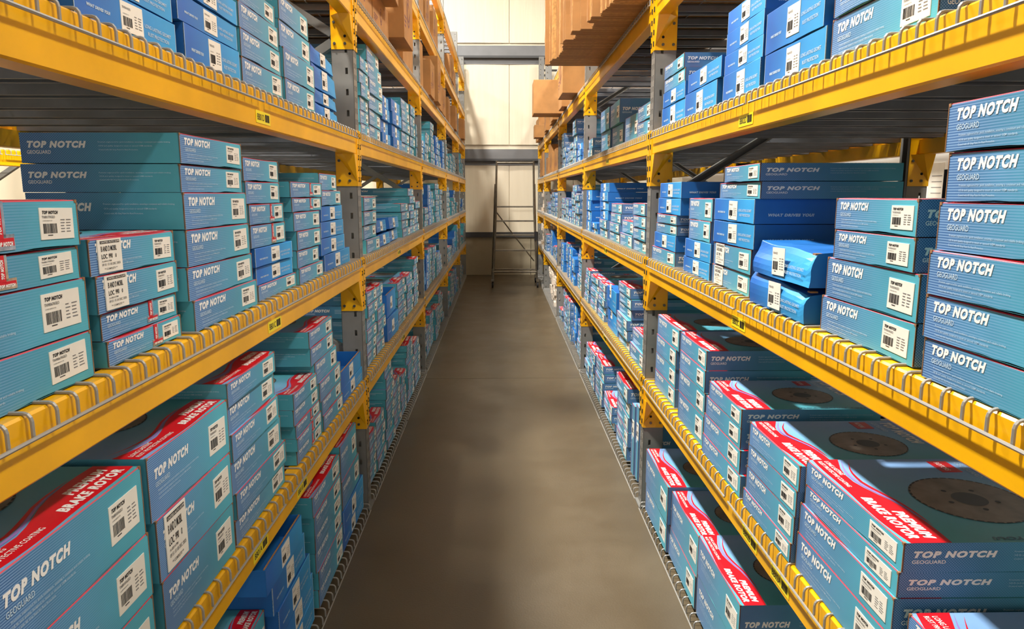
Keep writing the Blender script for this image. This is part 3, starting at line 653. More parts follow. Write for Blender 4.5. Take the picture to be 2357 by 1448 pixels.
# ------------------------------------------------------------------ cartons of brake rotors
CODES = ['TN980670GEO', 'TN881016GEO', 'TN780540GEO', 'TN680410GEO', 'TN881770GEO', 'TN780410GEO', 'TN980660GEO']
NC = 12
def carton_body(b, w, d, h, kind, seed, crush=None, open_top=False):
    rr = random.Random(seed)
    fr, sd, tp, bk = {'t': ('front_print', 'side_print', 'top_print', 'teal_board'), 'b': ('blue_front', 'blue_side', 'blue_side', 'blue_side'),
                      'g': ('worn_blue', 'blue_side', 'blue_side', 'blue_side')}[kind]
    a1, a2, ph = rr.uniform(0.0006, 0.003), rr.uniform(0.0004, 0.0022), rr.uniform(0, 6)
    tab = rr.choice((0.45, 0.5, 0.55))
    def zb(t):      # underside sags and gapes a little between the corners
        e = math.sin(PI * t)
        bump = 0.0026 if abs(t - tab) < 0.06 else 0.0
        return max(0.0, a1 * e + 0.0012 * e * math.sin(7 * t + ph) - bump * 0.6)
    def zt(t):
        e = math.sin(PI * t)
        return h - a2 * e * (0.6 + 0.4 * math.sin(5 * t + ph))
    C = 0.0016
    f = crush or (lambda x, y, z: (x, y, z))
    R = 6 if crush else 1
    if open_top:
        T = 0.004
        for (x0, x1, y0, y1, m) in ((0, w, 0, T, fr), (0, w, d - T, d, bk), (0, T, T, d - T, sd), (w - T, w, T, d - T, sd)):
            b.box(x0, x1, y0, y1, 0, h, bk if m != fr else bk)
        for m, pts, uv in ((fr, [(0, -0.0004, 0), (w, -0.0004, 0), (w, -0.0004, h), (0, -0.0004, h)], [(0, 0), (1, 0), (1, 1), (0, 1)]),):
            b.face(pts, m, uv, [(0, 0), (w, 0), (w, h), (0, h)])
        b.box(T, w - T, T, d - T, 0, 0.004, bk)
        for (x0, x1, y0, y1) in ((0.004, w - 0.004, 0.004, 0.008), (0.004, w - 0.004, d - 0.008, d - 0.004)):
            b.box(x0, x1, y0, y1, h * 0.5, h + 0.002, 'kraft')
        return
    xs = [w * i / NC for i in range(NC + 1)]
    # front
    for i in range(NC):
        t0, t1 = i / NC, (i + 1) / NC
        for r in range(R):
            s0, s1 = r / R, (r + 1) / R
            za, zc = zb(t0) + (zt(t0) - C - zb(t0)) * s0, zb(t1) + (zt(t1) - C - zb(t1)) * s0
            zd, ze = zb(t1) + (zt(t1) - C - zb(t1)) * s1, zb(t0) + (zt(t0) - C - zb(t0)) * s1
            P = [(xs[i], 0, za), (xs[i + 1], 0, zc), (xs[i + 1], 0, zd), (xs[i], 0, ze)]
            b.face([f(*p) for p in P], fr, [(p[0] / w, p[2] / h) for p in P], [(p[0], p[2]) for p in P])
        # rounded top edge of the lid
        P = [(xs[i], 0, zt(t0) - C), (xs[i + 1], 0, zt(t1) - C), (xs[i + 1], C, zt(t1)), (xs[i], C, zt(t0))]
        b.face([f(*p) for p in P], 'pink_edge' if kind == 't' else fr, [(p[0] / w, 1) for p in P], [(p[0], h) for p in P])
        # top
        Q = 6 if crush else 1
        for r in range(Q):
            e0, e1 = (r / Q) ** 2, ((r + 1) / Q) ** 2
            y0, y1 = C + (d - C) * e0, C + (d - C) * e1
            k0, k1 = 1 - e0, 1 - e1
            P = [(xs[i], y0, h + (zt(t0) - h) * k0), (xs[i + 1], y0, h + (zt(t1) - h) * k0), (xs[i + 1], y1, h + (zt(t1) - h) * k1), (xs[i], y1, h + (zt(t0) - h) * k1)]
            b.face([f(*p) for p in P], tp, [(p[0] / w, p[1] / d) for p in P], [(p[0], p[1]) for p in P])
    # far side strip, underside and back
    b.face([(0, 0, 0), (0, d, 0), (w, d, 0), (w, 0, 0)], bk, [(0, 0)] * 4, [(0, 0)] * 4)
    b.face([f(0, d, 0), f(0, d, h), f(w, d, h), f(w, d, 0)], bk, [(0, 0)] * 4, [(0, 0)] * 4)
    for x, flip in ((0.0, False), (w, True)):
        K = 6 if crush else 1
        for r in range(K):
            y0, y1 = d * r / K, d * (r + 1) / K
            if crush: y0, y1 = d * (r / K) ** 2, d * ((r + 1) / K) ** 2
            for q in range(R):
                za, zc = h * q / R, h * (q + 1) / R
                P = [(x, y1, za), (x, y0, za), (x, y0, zc), (x, y1, zc)] if not flip else [(x, y0, za), (x, y1, za), (x, y1, zc), (x, y0, zc)]
                U = [((1 - p[1] / d) if not flip else p[1] / d, p[2] / h) for p in P]
                M = [((d - p[1]) if not flip else p[1], p[2]) for p in P]
                b.face([f(*p) for p in P], sd, U, M)

def swoosh(b, w, d, h):
    """printed lid: red wave along the front edge, crescent lines, rotor picture, lettering"""
    z = h + 0.0005
    pts = [(0, .175), (.07, .15), (.14, .125), (.22, .11), (.32, .108), (.4, .125), (.48, .15), (.56, .178), (.66, .20), (.8, .215), (.9, .215), (1.0, .21)]
    for i in range(len(pts) - 1):
        (a, ya), (c, yc) = pts[i], pts[i + 1]
        b.add([(a * w, 0.002, z - 0.0012), (c * w, 0.002, z - 0.0012), (c * w, 0.02, z), (c * w, yc * d, z), (a * w, ya * d, z), (a * w, 0.02, z)], [(0, 1, 2, 5), (5, 2, 3, 4)], 'red_print')
    def crescent(off, wd, x0, x1, mat, zz):
        n = 14; vs = []; fs = []
        for i in range(n + 1):
            t = x0 + (x1 - x0) * i / n
            y = np.interp(t, [p[0] for p in pts], [p[1] for p in pts]) + off * (0.15 + 1.2 * (1 - t) ** 2)
            ww = wd * math.sin(PI * (i + 0.01) / (n + 0.02))
            vs += [(t * w, y * d, zz), (t * w, (y + ww) * d, zz)]
        fs = [(2 * i, 2 * i + 2, 2 * i + 3, 2 * i + 1) for i in range(n)]
        b.add(vs, fs, mat)
    crescent(0.012, 0.016, 0.0, 0.8, 'lilac_print', z + 0.0002)
    crescent(0.045, 0.018, 0.03, 0.85, 'red_print', z + 0.0003)
    # rotor picture
    cx, cy, r = 0.55 * w, 0.58 * d, 0.27 * min(w, d); n = 40
    b.add([(cx, cy, z)] + [(cx + r * math.cos(2 * PI * k / n), cy + r * math.sin(2 * PI * k / n), z) for k in range(n)], [(0, 1 + k, 1 + (k + 1) % n) for k in range(n)], 'rotor_print')
    for k in range(n):
        a0, a1 = 2 * PI * k / n, 2 * PI * (k + 0.72) / n
        q = [(r * 0.965, a0), (r * 0.965, a1), (r, a1), (r, a0)]
        b.add([(cx + R_ * math.cos(a), cy + R_ * math.sin(a), z + 0.0003) for R_, a in q], [(0, 1, 2, 3)], 'dark_print')
    m = 20; rh = r * 0.3
    b.add([(cx, cy, z + 0.0004)] + [(cx + rh * math.cos(2 * PI * k / m), cy + rh * math.sin(2 * PI * k / m), z + 0.0004) for k in range(m)], [(0, 1 + k, 1 + (k + 1) % m) for k in range(m)], 'girt_dark')
    for k in range(5):
        a = 2 * PI * k / 5; bx, by = cx + r * 0.45 * math.cos(a), cy + r * 0.45 * math.sin(a)
        b.add([(bx + r * 0.05 * math.cos(2 * PI * q / 8), by + r * 0.05 * math.sin(2 * PI * q / 8), z + 0.0004) for q in range(8)], [tuple(range(8))], 'dark_print')
    X = (1, 0, 0); Y = (0, 1, 0)
    b.text('BRAKE ROTOR', (0.52 * w, 0.045 * d, z + 0.0004), X, Y, 0.44 * w, 0.052 * d, 'white_print', 'bold')
    b.text('PREMIUM', (0.68 * w, 0.115 * d, z + 0.0004), X, Y, 0.28 * w, 0.052 * d, 'white_print', 'bold')
    b.text('RUST PROTECTIVE COATING', (0.03 * w, 0.045 * d, z + 0.0004), X, Y, 0.36 * w, 0.024 * d, 'white_print', 'plain')
    b.text('LONG LASTING', (0.03 * w, 0.082 * d, z + 0.0004), X, Y, 0.20 * w, 0.026 * d, 'white_print', 'plain')
    b.text('TOP NOTCH', (0.06 * w, 0.86 * d, z + 0.0004), X, Y, 0.5 * w, 0.075 * d, 'white_print', 'logo')
    b.text('GEOGUARD', (0.06 * w, 0.80 * d, z + 0.0004), X, Y, 0.22 * w, 0.035 * d, 'faint_print', 'plain')
    b.box(0.04 * w, 0.20 * w, 0.66 * d, 0.77 * d, z - 0.0005, z + 0.0003, 'red_print')
    b.text('ROTORS', (0.06 * w, 0.69 * d, z + 0.0006), X, Y, 0.12 * w, 0.03 * d, 'white_print', 'plain')
    b.text('WHAT DRIVES YOU!', (0.95 * w, 0.96 * d, z + 0.0003), (0, -1, 0), X, 0.55 * d, 0.032 * w, 'muted_print', 'bold')

BLURB = ('Premium engineered for quick installation, ensuring a consistent and reliable braking.', 'OE fit and quality designed to meet or exceed OEM standards.', 'Coated with All Gray Paint for Rust Protection.')
def printing(b, w, d, h, kind, lod, top):
    z1 = (0, 0, 1); X = (1, 0, 0)
    if kind == 't':
        lh = min(0.25 * h, 0.0215); zz = h * (0.63 if h < 0.095 else 0.60)
        b.text('TOP NOTCH', (0.065 * w, -0.0006, zz), X, z1, 0.38 * w, lh, 'white_print', 'logo')
        if lod < 2:
            b.text('GEOGUARD', (0.07 * w, -0.0006, zz - lh * 0.80), X, z1, 0.15 * w, lh * 0.48, 'faint_print', 'plain')
            for i, (a, c) in enumerate(((0.56, 0), (0.46, 1), (0.33, 2))):
                if lod == 0: b.text(BLURB[c], (0.09 * w, -0.0006, zz - lh * (1.36 + 0.40 * i)), X, z1, (a - 0.09) * w, lh * 0.24, 'faint_print', 'tiny')
                else: b.box(0.09 * w, a * w, -0.0007, 0.0005, zz - lh * (1.36 + 0.40 * i), zz - lh * (1.22 + 0.40 * i), 'faint_print')
        # end panels
        for sx in (0, 1):
            if sx == 0: org = lambda u, v: (-0.0006, d * (1 - u), v); xd = (0, -1, 0)
            else: org = lambda u, v: (w + 0.0006, d * u, v); xd = (0, 1, 0)
            hh = min(0.23 * h, 0.020)
            b.text('TOP NOTCH', org(0.045, h * 0.50), xd, z1, 0.37 * d, hh, 'white_print', 'logo')
            b.text('GEOGUARD', org(0.04, h * 0.50 - hh * 0.85), xd, z1, 0.15 * d, hh * 0.52, 'white_print' if lod == 0 else 'faint_print', 'plain')
            if lod < 2:
                for i, (a, c) in enumerate(((0.455, 0), (0.34, 1), (0.25, 2))):
                    o = org(0.49, h * 0.66 - i * hh * 0.55)
                    if lod == 0: b.text(BLURB[c], o, xd, z1, a * d, hh * 0.25, 'faint_print', 'tiny')
                    else:
                        e = 0.0002 if sx else -0.0002
                        p0 = Vector(o); p1 = p0 + Vector(xd) * a * d
                        b.add([p0, p1, p1 + Vector((0, 0, hh * 0.14)), p0 + Vector((0, 0, hh * 0.14))], [(0, 1, 2, 3)], 'faint_print')
        # bare board at the worn corners and along the flap edge
        for x in (0.0, w):
            s = 1 if x == 0 else -1
            b.box(min(x, x + s * 0.0016), max(x, x + s * 0.0016), -0.0008, 0.0022, 0.001, h - 0.002, 'kraft_worn')
            b.box(min(x, x + s * 0.006), max(x, x + s * 0.006), -0.0009, 0.004, h - 0.0045, h + 0.0004, 'kraft_worn')
        if top: swoosh(b, w, d, h)
    else:
        lh = min(0.11 * h, 0.009)
        if lod < 2:
            b.text('WHAT DRIVES YOU!', (0.10 * w, -0.0006, 0.34 * h), X, z1, 0.2 * w, lh * 0.8, 'faint_print', 'bold')
            b.text('LONG LASTING GEOMET', (0.64 * w, -0.0006, 0.46 * h), X, z1, 0.30 * w, lh, 'faint_print', 'plain')
            b.text('RUST PROTECTION', (0.67 * w, -0.0006, 0.26 * h), X, z1, 0.24 * w, lh, 'faint_print', 'plain')
            for sx in (0, 1):
                o, xd = ((-0.0006, d * 0.92, 0.3 * h), (0, -1, 0)) if sx == 0 else ((w + 0.0006, d * 0.1, 0.3 * h), (0, 1, 0))
                b.text('WHAT DRIVES YOU!', o, xd, z1, 0.33 * d, lh * 1.1, 'faint_print', 'bold')
        for x in (0.0, w):
            s = 1 if x == 0 else -1
            b.box(min(x, x + s * 0.0014), max(x, x + s * 0.0014), -0.0006, 0.002, 0.001, h - 0.001, 'faint_print')

CM = {}
def carton_mesh(w, d, h, kind, lod, top, flags=''):
    if lod == 0: key = (round(w, 3), round(d, 2), round(h, 3), kind, top, flags)
    else: w = round(w / 0.02) * 0.02; h = round(h / 0.003) * 0.003 - 0.0015; d = round(d, 2); key = (round(w, 3), d, round(h, 4), kind, lod, top, flags)
    if key in CM: return CM[key], w, h
    b = MB(); crush = None
    if 'x' in flags:
        def crush(x, y, z):
            t = x / w; k = max(0, z / h) ** 1.5
            sag = (0.007 * math.sin(PI * min(1, t * 1.05)) + 0.003 * math.sin(9 * t) + 0.010 * t) * k * math.exp(-y / 0.14)
            out = -0.008 * math.sin(PI * z / h) * math.exp(-y / 0.05) + 0.032 * k * (0.35 + 0.65 * math.sin(PI * (0.15 + 0.8 * t))) * math.exp(-y / 0.07)
            if 'y' in flags:
                sag = (0.020 * t ** 1.6 + 0.0025 * math.sin(11 * t)) * k * math.exp(-y / 0.2); out = (0.012 * max(0, z / h - 0.75) * 4 - 0.003 * math.sin(PI * z / h)) * math.exp(-y / 0.05)
            else:
                sag = (0.006 * math.sin(PI * t) + 0.003 * math.sin(9 * t) + 0.006 * t) * k * math.exp(-y / 0.14)
                out = (0.034 * max(0, z / h - 0.45) / 0.55 * (0.35 + 0.65 * math.sin(PI * (0.12 + 0.8 * t))) - 0.003 * math.sin(2 * PI * z / h + 3 * t)) * math.exp(-y / 0.07)
            dent = 0.008 * math.exp(-((t - 0.93) / 0.05) ** 2) * k * math.exp(-y / 0.04)
            return (x, y + out + dent, z - sag - dent)
    if 'k' in flags:
        def crush(x, y, z):
            t = x / w; k = max(0, z / h)
            sag = (0.009 * t * t + 0.003 * math.sin(8 * t)) * k * math.exp(-y / 0.1)
            return (x, y + (0.008 * t * k * k + 0.0015 * math.sin(6 * t + 5 * z / h)) * math.exp(-y / 0.05), z - sag)
    carton_body(b, w, d, h, kind, hash(key) % 9999 if lod else int(w * 1e5 + h * 3e5 + d * 77), crush, 'O' in flags)
    if 'x' not in flags and 'k' not in flags and 'O' not in flags: printing(b, w, d, h, 't' if kind == 't' else 'b', lod, top)
    elif 'x' in flags:
        b.box(0.95 * w, w - 0.002, 0.012, 0.03, h - 0.012, h - 0.008, 'kraft_worn')
        b.text('LONG LASTING GEOMET', (0.60 * w, -0.0035, 0.40 * h), (1, 0, 0), (0, 0, 1), 0.33 * w, 0.008, 'faint_print', 'plain')
        b.text('RUST PROTECTION', (0.62 * w, -0.0035, 0.22 * h), (1, 0, 0), (0, 0, 1), 0.27 * w, 0.008, 'faint_print', 'plain')
    CM[key] = b.mesh('rotor_carton')
    return CM[key], w, h
SM = {}
def sticker_mesh(w, h, code, blue, lod):
    key = (round(w, 3), round(h, 3), code, blue, lod)
    if key in SM: return SM[key]
    b = MB(); X = (1, 0, 0); Z = (0, 0, 1)
    b.box(0, w, -0.0012, 0.0, 0, h, 'label_paper')
    y = -0.0016
    if lod == 0:
        if not blue: b.text('TOP NOTCH', (0.08 * w, y, 0.80 * h), X, Z, 0.46 * w, 0.11 * h, 'dark_print', 'logo')
        b.text(code, (0.06 * w, y, (0.67 if not blue else 0.76) * h), X, Z, 0.38 * w, 0.08 * h, 'label_grey', 'plain')
        b.text('COATED BRAKE ROTOR', (0.07 * w, y, 0.575 * h), X, Z, 0.28 * w, 0.035 * h, 'dark_print', 'tiny')
        rr = random.Random(code)
        for r in range(5):
            zz = (0.60 - r * 0.095) * h
            b.box(0.60 * w, (0.60 + rr.uniform(0.08, 0.13)) * w, y, -0.0011, zz, zz + 0.03 * h, 'label_grey')
            b.box(0.77 * w, (0.77 + rr.uniform(0.09, 0.15)) * w, y, -0.0011, zz, zz + 0.03 * h, 'label_grey')
        b.box(0.2 * w, 0.34 * w, y, -0.0011, 0.12 * h, 0.145 * h, 'dark_print')
    else:
        if not blue: b.box(0.10 * w, 0.52 * w, y, -0.0011, 0.80 * h, 0.88 * h, 'dark_print')
        b.box(0.60 * w, 0.9 * w, y, -0.0011, 0.25 * h, 0.30 * h, 'label_grey'); b.box(0.60 * w, 0.9 * w, y, -0.0011, 0.45 * h, 0.50 * h, 'label_grey')
    rr = random.Random(code + 'b'); x = 0.08 * w
    while x < 0.47 * w:
        q = rr.choice((0.006, 0.008, 0.014)) * w * (1 if lod == 0 else 2); b.box(x, x + q, y, -0.0011, 0.19 * h, 0.50 * h, 'dark_print'); x += q + rr.choice((0.010, 0.014, 0.02)) * w * (1 if lod == 0 else 2)
    SM[key] = b.mesh('barcode_sticker'); return SM[key]
def tape_mesh(h):
    b = MB(); X = (1, 0, 0); Z = (0, 0, 1); y = -0.0014
    b.box(0, 0.013, y, 0, 0.26 * h, h * 0.99, 'red_print'); b.box(0.013, 0.019, y + 0.0004, 0, 0.3 * h, h * 0.99, 'silver_tape')
    b.box(-0.006, 0.034, y, 0, 0.01, 0.29 * h, 'red_print'); b.box(-0.008, 0.036, y + 0.0004, 0, 0.004, 0.36 * h, 'silver_tape')
    b.text('TOP NOTCH', (-0.003, y - 0.0004, 0.13 * h), X, Z, 0.034, 0.09 * h, 'white_print', 'logo')
    b.text('TOP NOTCH', (0.010, y - 0.0004, 0.36 * h), Z, (-1, 0, 0), 0.52 * h, 0.007, 'white_print', 'logo')
    return b.mesh('seal_tape')
def ship_mesh(w, h, name='B AND D MOBIL'):
    b = MB(); X = (1, 0, 0); Z = (0, 0, 1); y = -0.0022
    b.box(0, w, -0.0017, 0, 0, h, 'label_paper')
    b.box(0.1 * w, 0.92 * w, y, -0.0015, 0.875 * h, 0.955 * h, 'dark_print')
    b.text('UNITED AUTO SUPP', (0.12 * w, y - 0.0004, 0.89 * h), X, Z, 0.78 * w, 0.05 * h, 'label_paper', 'plain')
    b.text(name, (0.12 * w, y, 0.64 * h), X, Z, 0.66 * w, 0.16 * h, 'dark_print', 'plain')
    b.text('LOC', (0.12 * w, y, 0.42 * h), X, Z, 0.24 * w, 0.14 * h, 'dark_print', 'plain')
    b.text('990', (0.42 * w, y, 0.42 * h), X, Z, 0.16 * w, 0.14 * h, 'dark_print', 'plain')
    b.text('0', (0.70 * w, y, 0.42 * h), X, Z, 0.05 * w, 0.12 * h, 'dark_print', 'plain')
    b.text('A-0014 PM', (0.12 * w, y, 0.32 * h), X, Z, 0.40 * w, 0.05 * h, 'label_grey', 'plain')
    b.text('09 51 13 18 DEC 2025', (0.12 * w, y, 0.21 * h), X, Z, 0.78 * w, 0.07 * h, 'label_grey', 'plain')
    b.text('** COMPLETE **', (0.2 * w, y, 0.08 * h), X, Z, 0.55 * w, 0.06 * h, 'label_grey', 'plain')
    return b.mesh('shipping_label')
TEAL_N = [0]; REST = MB()
def put_carton(side, k, lev, si, bi, nb, xo, dep, box, lod):
    kind, yn, yf, z0, z1, fl = box
    w, h = yf - yn, z1 - z0
    top = (bi == nb - 1) or lod == 0
    upr = ('v' in fl) or ('u' in fl)
    if upr: me, mw, mh = carton_mesh(w, dep, h, kind, 1, False, fl)
    else: me, mw, mh = carton_mesh(w, dep, h, kind, lod, top, ''.join(c for c in fl if c in 'xykO'))
    X = (XL - xo) if side == 'L' else (XR + xo)
    jx = random.uniform(-0.004, 0.004) if lod == 0 else random.uniform(-0.010, 0.006)
    rz = random.uniform(-0.006, 0.006) * (1 if lod == 0 else 3)
    if side == 'L': loc = (X + jx, yn, z0); ang = PI / 2 + rz
    else: loc = (X - jx, yf, z0); ang = -PI / 2 + rz
    if kind == 't' and TEAL_N[0] >= 262:
        M = Matrix.Translation(loc) @ Matrix.Rotation(ang, 4, 'Z')
        base = len(REST.v); REST.v += [tuple(M @ v.co) for v in me.vertices]
        names = [m.name for m in me.materials]; ua = me.uv_layers['face'].data; ub = me.uv_layers['metre'].data
        for p in me.polygons:
            REST.f.append(tuple(base + i for i in p.vertices)); REST.m.append(REST.mi(names[p.material_index]))
            REST.uv[len(REST.f) - 1] = [tuple(ua[i].uv) for i in p.loop_indices]; REST.mt[len(REST.f) - 1] = [tuple(ub[i].uv) for i in p.loop_indices]
        # its sticker
        sm = sticker_mesh(0.24 * mw, 0.6 * mh, CODES[0], False, 2); S = M @ Matrix.Translation((0.71 * mw, 0, 0.2 * mh))
        base = len(REST.v); REST.v += [tuple(S @ v.co) for v in sm.vertices]; names = [m.name for m in sm.materials]
        for p in sm.polygons: REST.f.append(tuple(base + i for i in p.vertices)); REST.m.append(REST.mi(names[p.material_index]))
        return
    if kind == 't': TEAL_N[0] += 1
    o = link('rotor_carton' if kind == 't' else 'blue_carton', me, None, loc, ang)
    if fl == 'q': o.rotation_euler = (-0.09, 0.02 * (bi - 0.5), ang); o.location.z += 0.004 + 0.012 * bi
    blue = kind != 't'
    code = CODES[{'0': 0, '1': 1, '2': 2, '3': 3, '4': 4}.get(fl[1], 0)] if fl.startswith('c') else (CODES[4] if fl == 's2' else CODES[(si * 3 + (0 if side == 'L' else 2) + ord(lev)) % len(CODES)])
    if upr:
        s = link('barcode_sticker', sticker_mesh(min(0.07, 0.7 * w), 0.09, code, blue, 1), o, (w * 0.3, 0, h * 0.55))
    elif blue:
        hh = min(0.80 * mh, 0.075); s = link('barcode_sticker', sticker_mesh(min(0.085, 0.22 * mw), hh, code, True, min(lod, 1)), o, (0.40 * mw, -0.0035 if 'x' in fl else (-0.001 if 'k' in fl else 0), 0.5 * (mh - hh)))
    else:
        hh = min(0.66 * mh, 0.072); s = link('barcode_sticker', sticker_mesh(0.235 * mw, hh, code, False, min(lod, 1)), o, (0.715 * mw + random.uniform(-0.004, 0.004), 0, 0.5 * (mh - hh) + random.uniform(-0.002, 0.002)))
    s.rotation_euler = (0, random.uniform(-0.03, 0.03), 0)
    ex = ''
    if fl in ('s', 's2'):
        link('seal_tape', tape_mesh(mh), o, ((0.455 if fl == 's2' else 0.585) * mw, -0.0002, 0)); ex = 'taped '
    if fl == 'L':
        link('shipping_label', ship_mesh(0.078 * (mw / 0.32), 0.92 * mh), o, (0.08 * mw, -0.0008, 0.05 * mh)); ex = 'relabelled '
    if 'x' in fl: ex = 'crushed '
    if 'O' in fl: ex = 'open '
    if upr: ex = 'upright '
    cn = {'t': 'teal', 'b': 'plain blue', 'g': 'worn blue'}[kind]
    pos = 'bottom box' if bi == 0 else ('top box' if bi == nb - 1 else '%s box up' % ORD[bi])
    if nb == 1: pos = 'box alone'
    lab = '%s%s %s in %s stack, %s bay, %s, %s rack' % (ex, cn, pos, ORD[si], BAY[k], SHELF[lev], SIDE[side])
    tag(o, lab, 'carton', '%s cartons, %s, %s rack, %s bay' % ('teal' if kind == 't' else 'blue', SHELF[lev], SIDE[side], BAY[k]))
    return o
STK = sorted(STACKS, key=lambda s: min(b[1] for b in s[5]))
for side, lev, idx, xo, dep, boxes in STK:
    k = 0 if boxes[0][1] < 3.5 else 1
    prev = [s for s in STACKS if s[0] == side and s[1] == lev and (s[5][0][1] < 3.5) == (k == 0)]
    si = sorted(prev, key=lambda s: s[2]).index((side, lev, idx, xo, dep, boxes))
    for bi, bx in enumerate(boxes): put_carton(side, k, lev, si, bi, len(boxes), xo, dep, bx, k)
# deeper boxes at the back of the shelves
def back_stack(side, k, lev, x, y0, w, hs, kinds, note, d=0.34):
    z = DECK[lev]
    for i, h in enumerate(hs):
        me, mw, mh = carton_mesh(w, d, h, kinds[i % len(kinds)], 1, i == len(hs) - 1)
        nm = 'rotor_carton' if kinds[i % len(kinds)] == 't' else 'blue_carton'
        if side == 'L': o = link(nm, me, None, (x, y0, z), PI / 2)
        else: o = link(nm, me, None, (x, y0 + w, z), -PI / 2)
        if kinds[i % len(kinds)] == 't': TEAL_N[0] += 1
        tag(o, '%s %s box at shelf back, %s, %s bay, %s, %s rack' % ('teal' if kinds[i % len(kinds)] == 't' else 'blue', ORD[i], note, BAY[k], SHELF[lev], SIDE[side]), 'carton', 'cartons at the back of the %s, %s rack, %s bay' % (SHELF[lev], SIDE[side], BAY[k]))
        z += mh + 0.001
back_stack('L', 0, 'C', -1.22, 1.30, 0.36, [0.075] * 2 + [0.06, 0.07, 0.075], 'bbtbt', 'behind second stack')
back_stack('L', 0, 'B', -1.06, 2.98, 0.36, [0.075] * 6, 't', 'near the upright')
back_stack('L', 0, 'D', -1.08, 3.10, 0.34, [0.07] * 5, 't', 'near the upright')
back_stack('R', 0, 'B', 1.12, 3.02, 0.36, [0.075] * 5, 't', 'near the upright')
back_stack('R', 0, 'A', 1.10, 2.95, 0.38, [0.085] * 5, 't', 'near the upright')
back_stack('R', 1, 'D', 1.10, 5.55, 0.36, [0.08] * 4, 't', 'behind the gap')
back_stack('L', 1, 'C', -1.10, 4.5, 0.36, [0.07] * 5, 'tb', 'behind the blue boxes')
back_stack('L', 1, 'A', -1.10, 3.75, 0.36, [0.085] * 5, 't', 'beside the upright')
back_stack('R', 1, 'B', 1.20, 4.4, 0.36, [0.08] * 5, 't', 'behind second stack')
back_stack('R', 1, 'B', 1.20, 5.2, 0.36, [0.08] * 4, 'tb', 'behind fourth stack')

# the bays further down the aisle
def carton_plain(w, d, h, seed=0, logo=True, mat='kraft'):
    b = MB(); g = 0.004
    b.box(0, w, 0, d, 0, h, mat, 0.003)
    b.box(0.0, w, d / 2 - 0.024, d / 2 + 0.024, h, h + 0.0006, 'packing_tape'); b.box(0, w, d / 2 - 0.0015, d / 2 + 0.0015, -0.0006, 0.0, 'dark_print')
    b.box(0, w, d / 2 - 0.001, d / 2 + 0.001, h + 0.0006, h + 0.001, 'kraft_worn')
    for x in (-0.0005, w - 0.0003): b.box(x, x + 0.0008, d / 2 - 0.024, d / 2 + 0.024, h - 0.06, h, 'packing_tape')
    if logo:
        rr = random.Random(seed)
        cx, cz, r = w * 0.5, h * 0.5, min(w, h) * 0.2; n = 20
        for q in (1.0, 0.66):
            vs = []; fs = []
            for i in range(n + 1):
                a = 2 * PI * i / n * 0.86 + q
                vs += [(cx + r * q * math.cos(a), -0.0006, cz + r * q * math.sin(a) * 1.2), (cx + r * (q - 0.16) * math.cos(a), -0.0006, cz + r * (q - 0.16) * math.sin(a) * 1.2)]
            for i in range(n): fs.append((2 * i, 2 * i + 2, 2 * i + 3, 2 * i + 1))
            b.add(vs, fs, 'purple_print')
        for i in range(3): b.box(w * 0.08, w * (0.2 + 0.05 * i), -0.0007, 0.0002, h * (0.2 + 0.07 * i), h * (0.23 + 0.07 * i), 'purple_print')
        for x in (0.3, 0.72): b.box(w * x - 0.02, w * x + 0.02, -0.0007, 0.0002, h * 0.86, h * 0.875, 'kraft_worn')
    return b.mesh('cardboard_carton')
def put_kraft(side, k, lev, xfront, y0, w, d, h, z, label, seed=0, logo=True, mat='kraft', rz=0.0, name='cardboard_carton', group=None):
    me = carton_plain(w, d, h, seed, logo, mat)
    if side == 'L': o = link(name, me, None, (xfront, y0, z), PI / 2 + rz)
    else: o = link(name, me, None, (xfront, y0 + w, z), -PI / 2 + rz)
    tag(o, label, 'carton', group or 'brown cartons, %s, %s rack' % (SHELF[lev], SIDE[side])); return o
TOPS = {('L', 2): 'DCBA', ('L', 3): 'DCBA', ('L', 4): 'DCBA', ('R', 2): 'DCBA', ('R', 3): 'CB', ('R', 4): ''}
CAP = {'A': 0.46, 'B': 0.42, 'C': 0.42, 'D': 0.46}
rnd = random.Random(23)
for k in (2, 3, 4):
    for side in 'LR':
        for lev in TOPS[(side, k)]:
            y = UP_Y[k] + COLW + 0.04; y1 = UP_Y[k + 1] - 0.04; si = 0
            while y < y1 - 0.26:
                w = min(rnd.choice((0.30, 0.34, 0.36, 0.38, 0.40)), y1 - y - 0.01)
                H = CAP[lev] * rnd.choice((0.45, 0.62, 0.75, 0.88, 1.0, 0.95)); bh = rnd.choice((0.060, 0.066, 0.072, 0.084))
                n = max(2, int(H / bh)); kd = rnd.choice('ttttb'); xo = rnd.uniform(0.01, 0.05)
                for bi in range(n):
                    j = rnd.uniform(-0.01, 0.01)
                    put_carton(side, k, lev, si, bi, n, xo, 0.34, (kd, y + j, y + w + j, DECK[lev] + bi * bh, DECK[lev] + (bi + 1) * bh - 0.0015, ''), 1 if k == 2 else 2)
                y += w + rnd.uniform(0.01, 0.05); si += 1
if REST.f:
    o = REST.obj('distant_rotor_cartons'); tag(o, 'many teal rotor cartons stacked in the far bays of both racks', 'cartons', None, 'stuff')
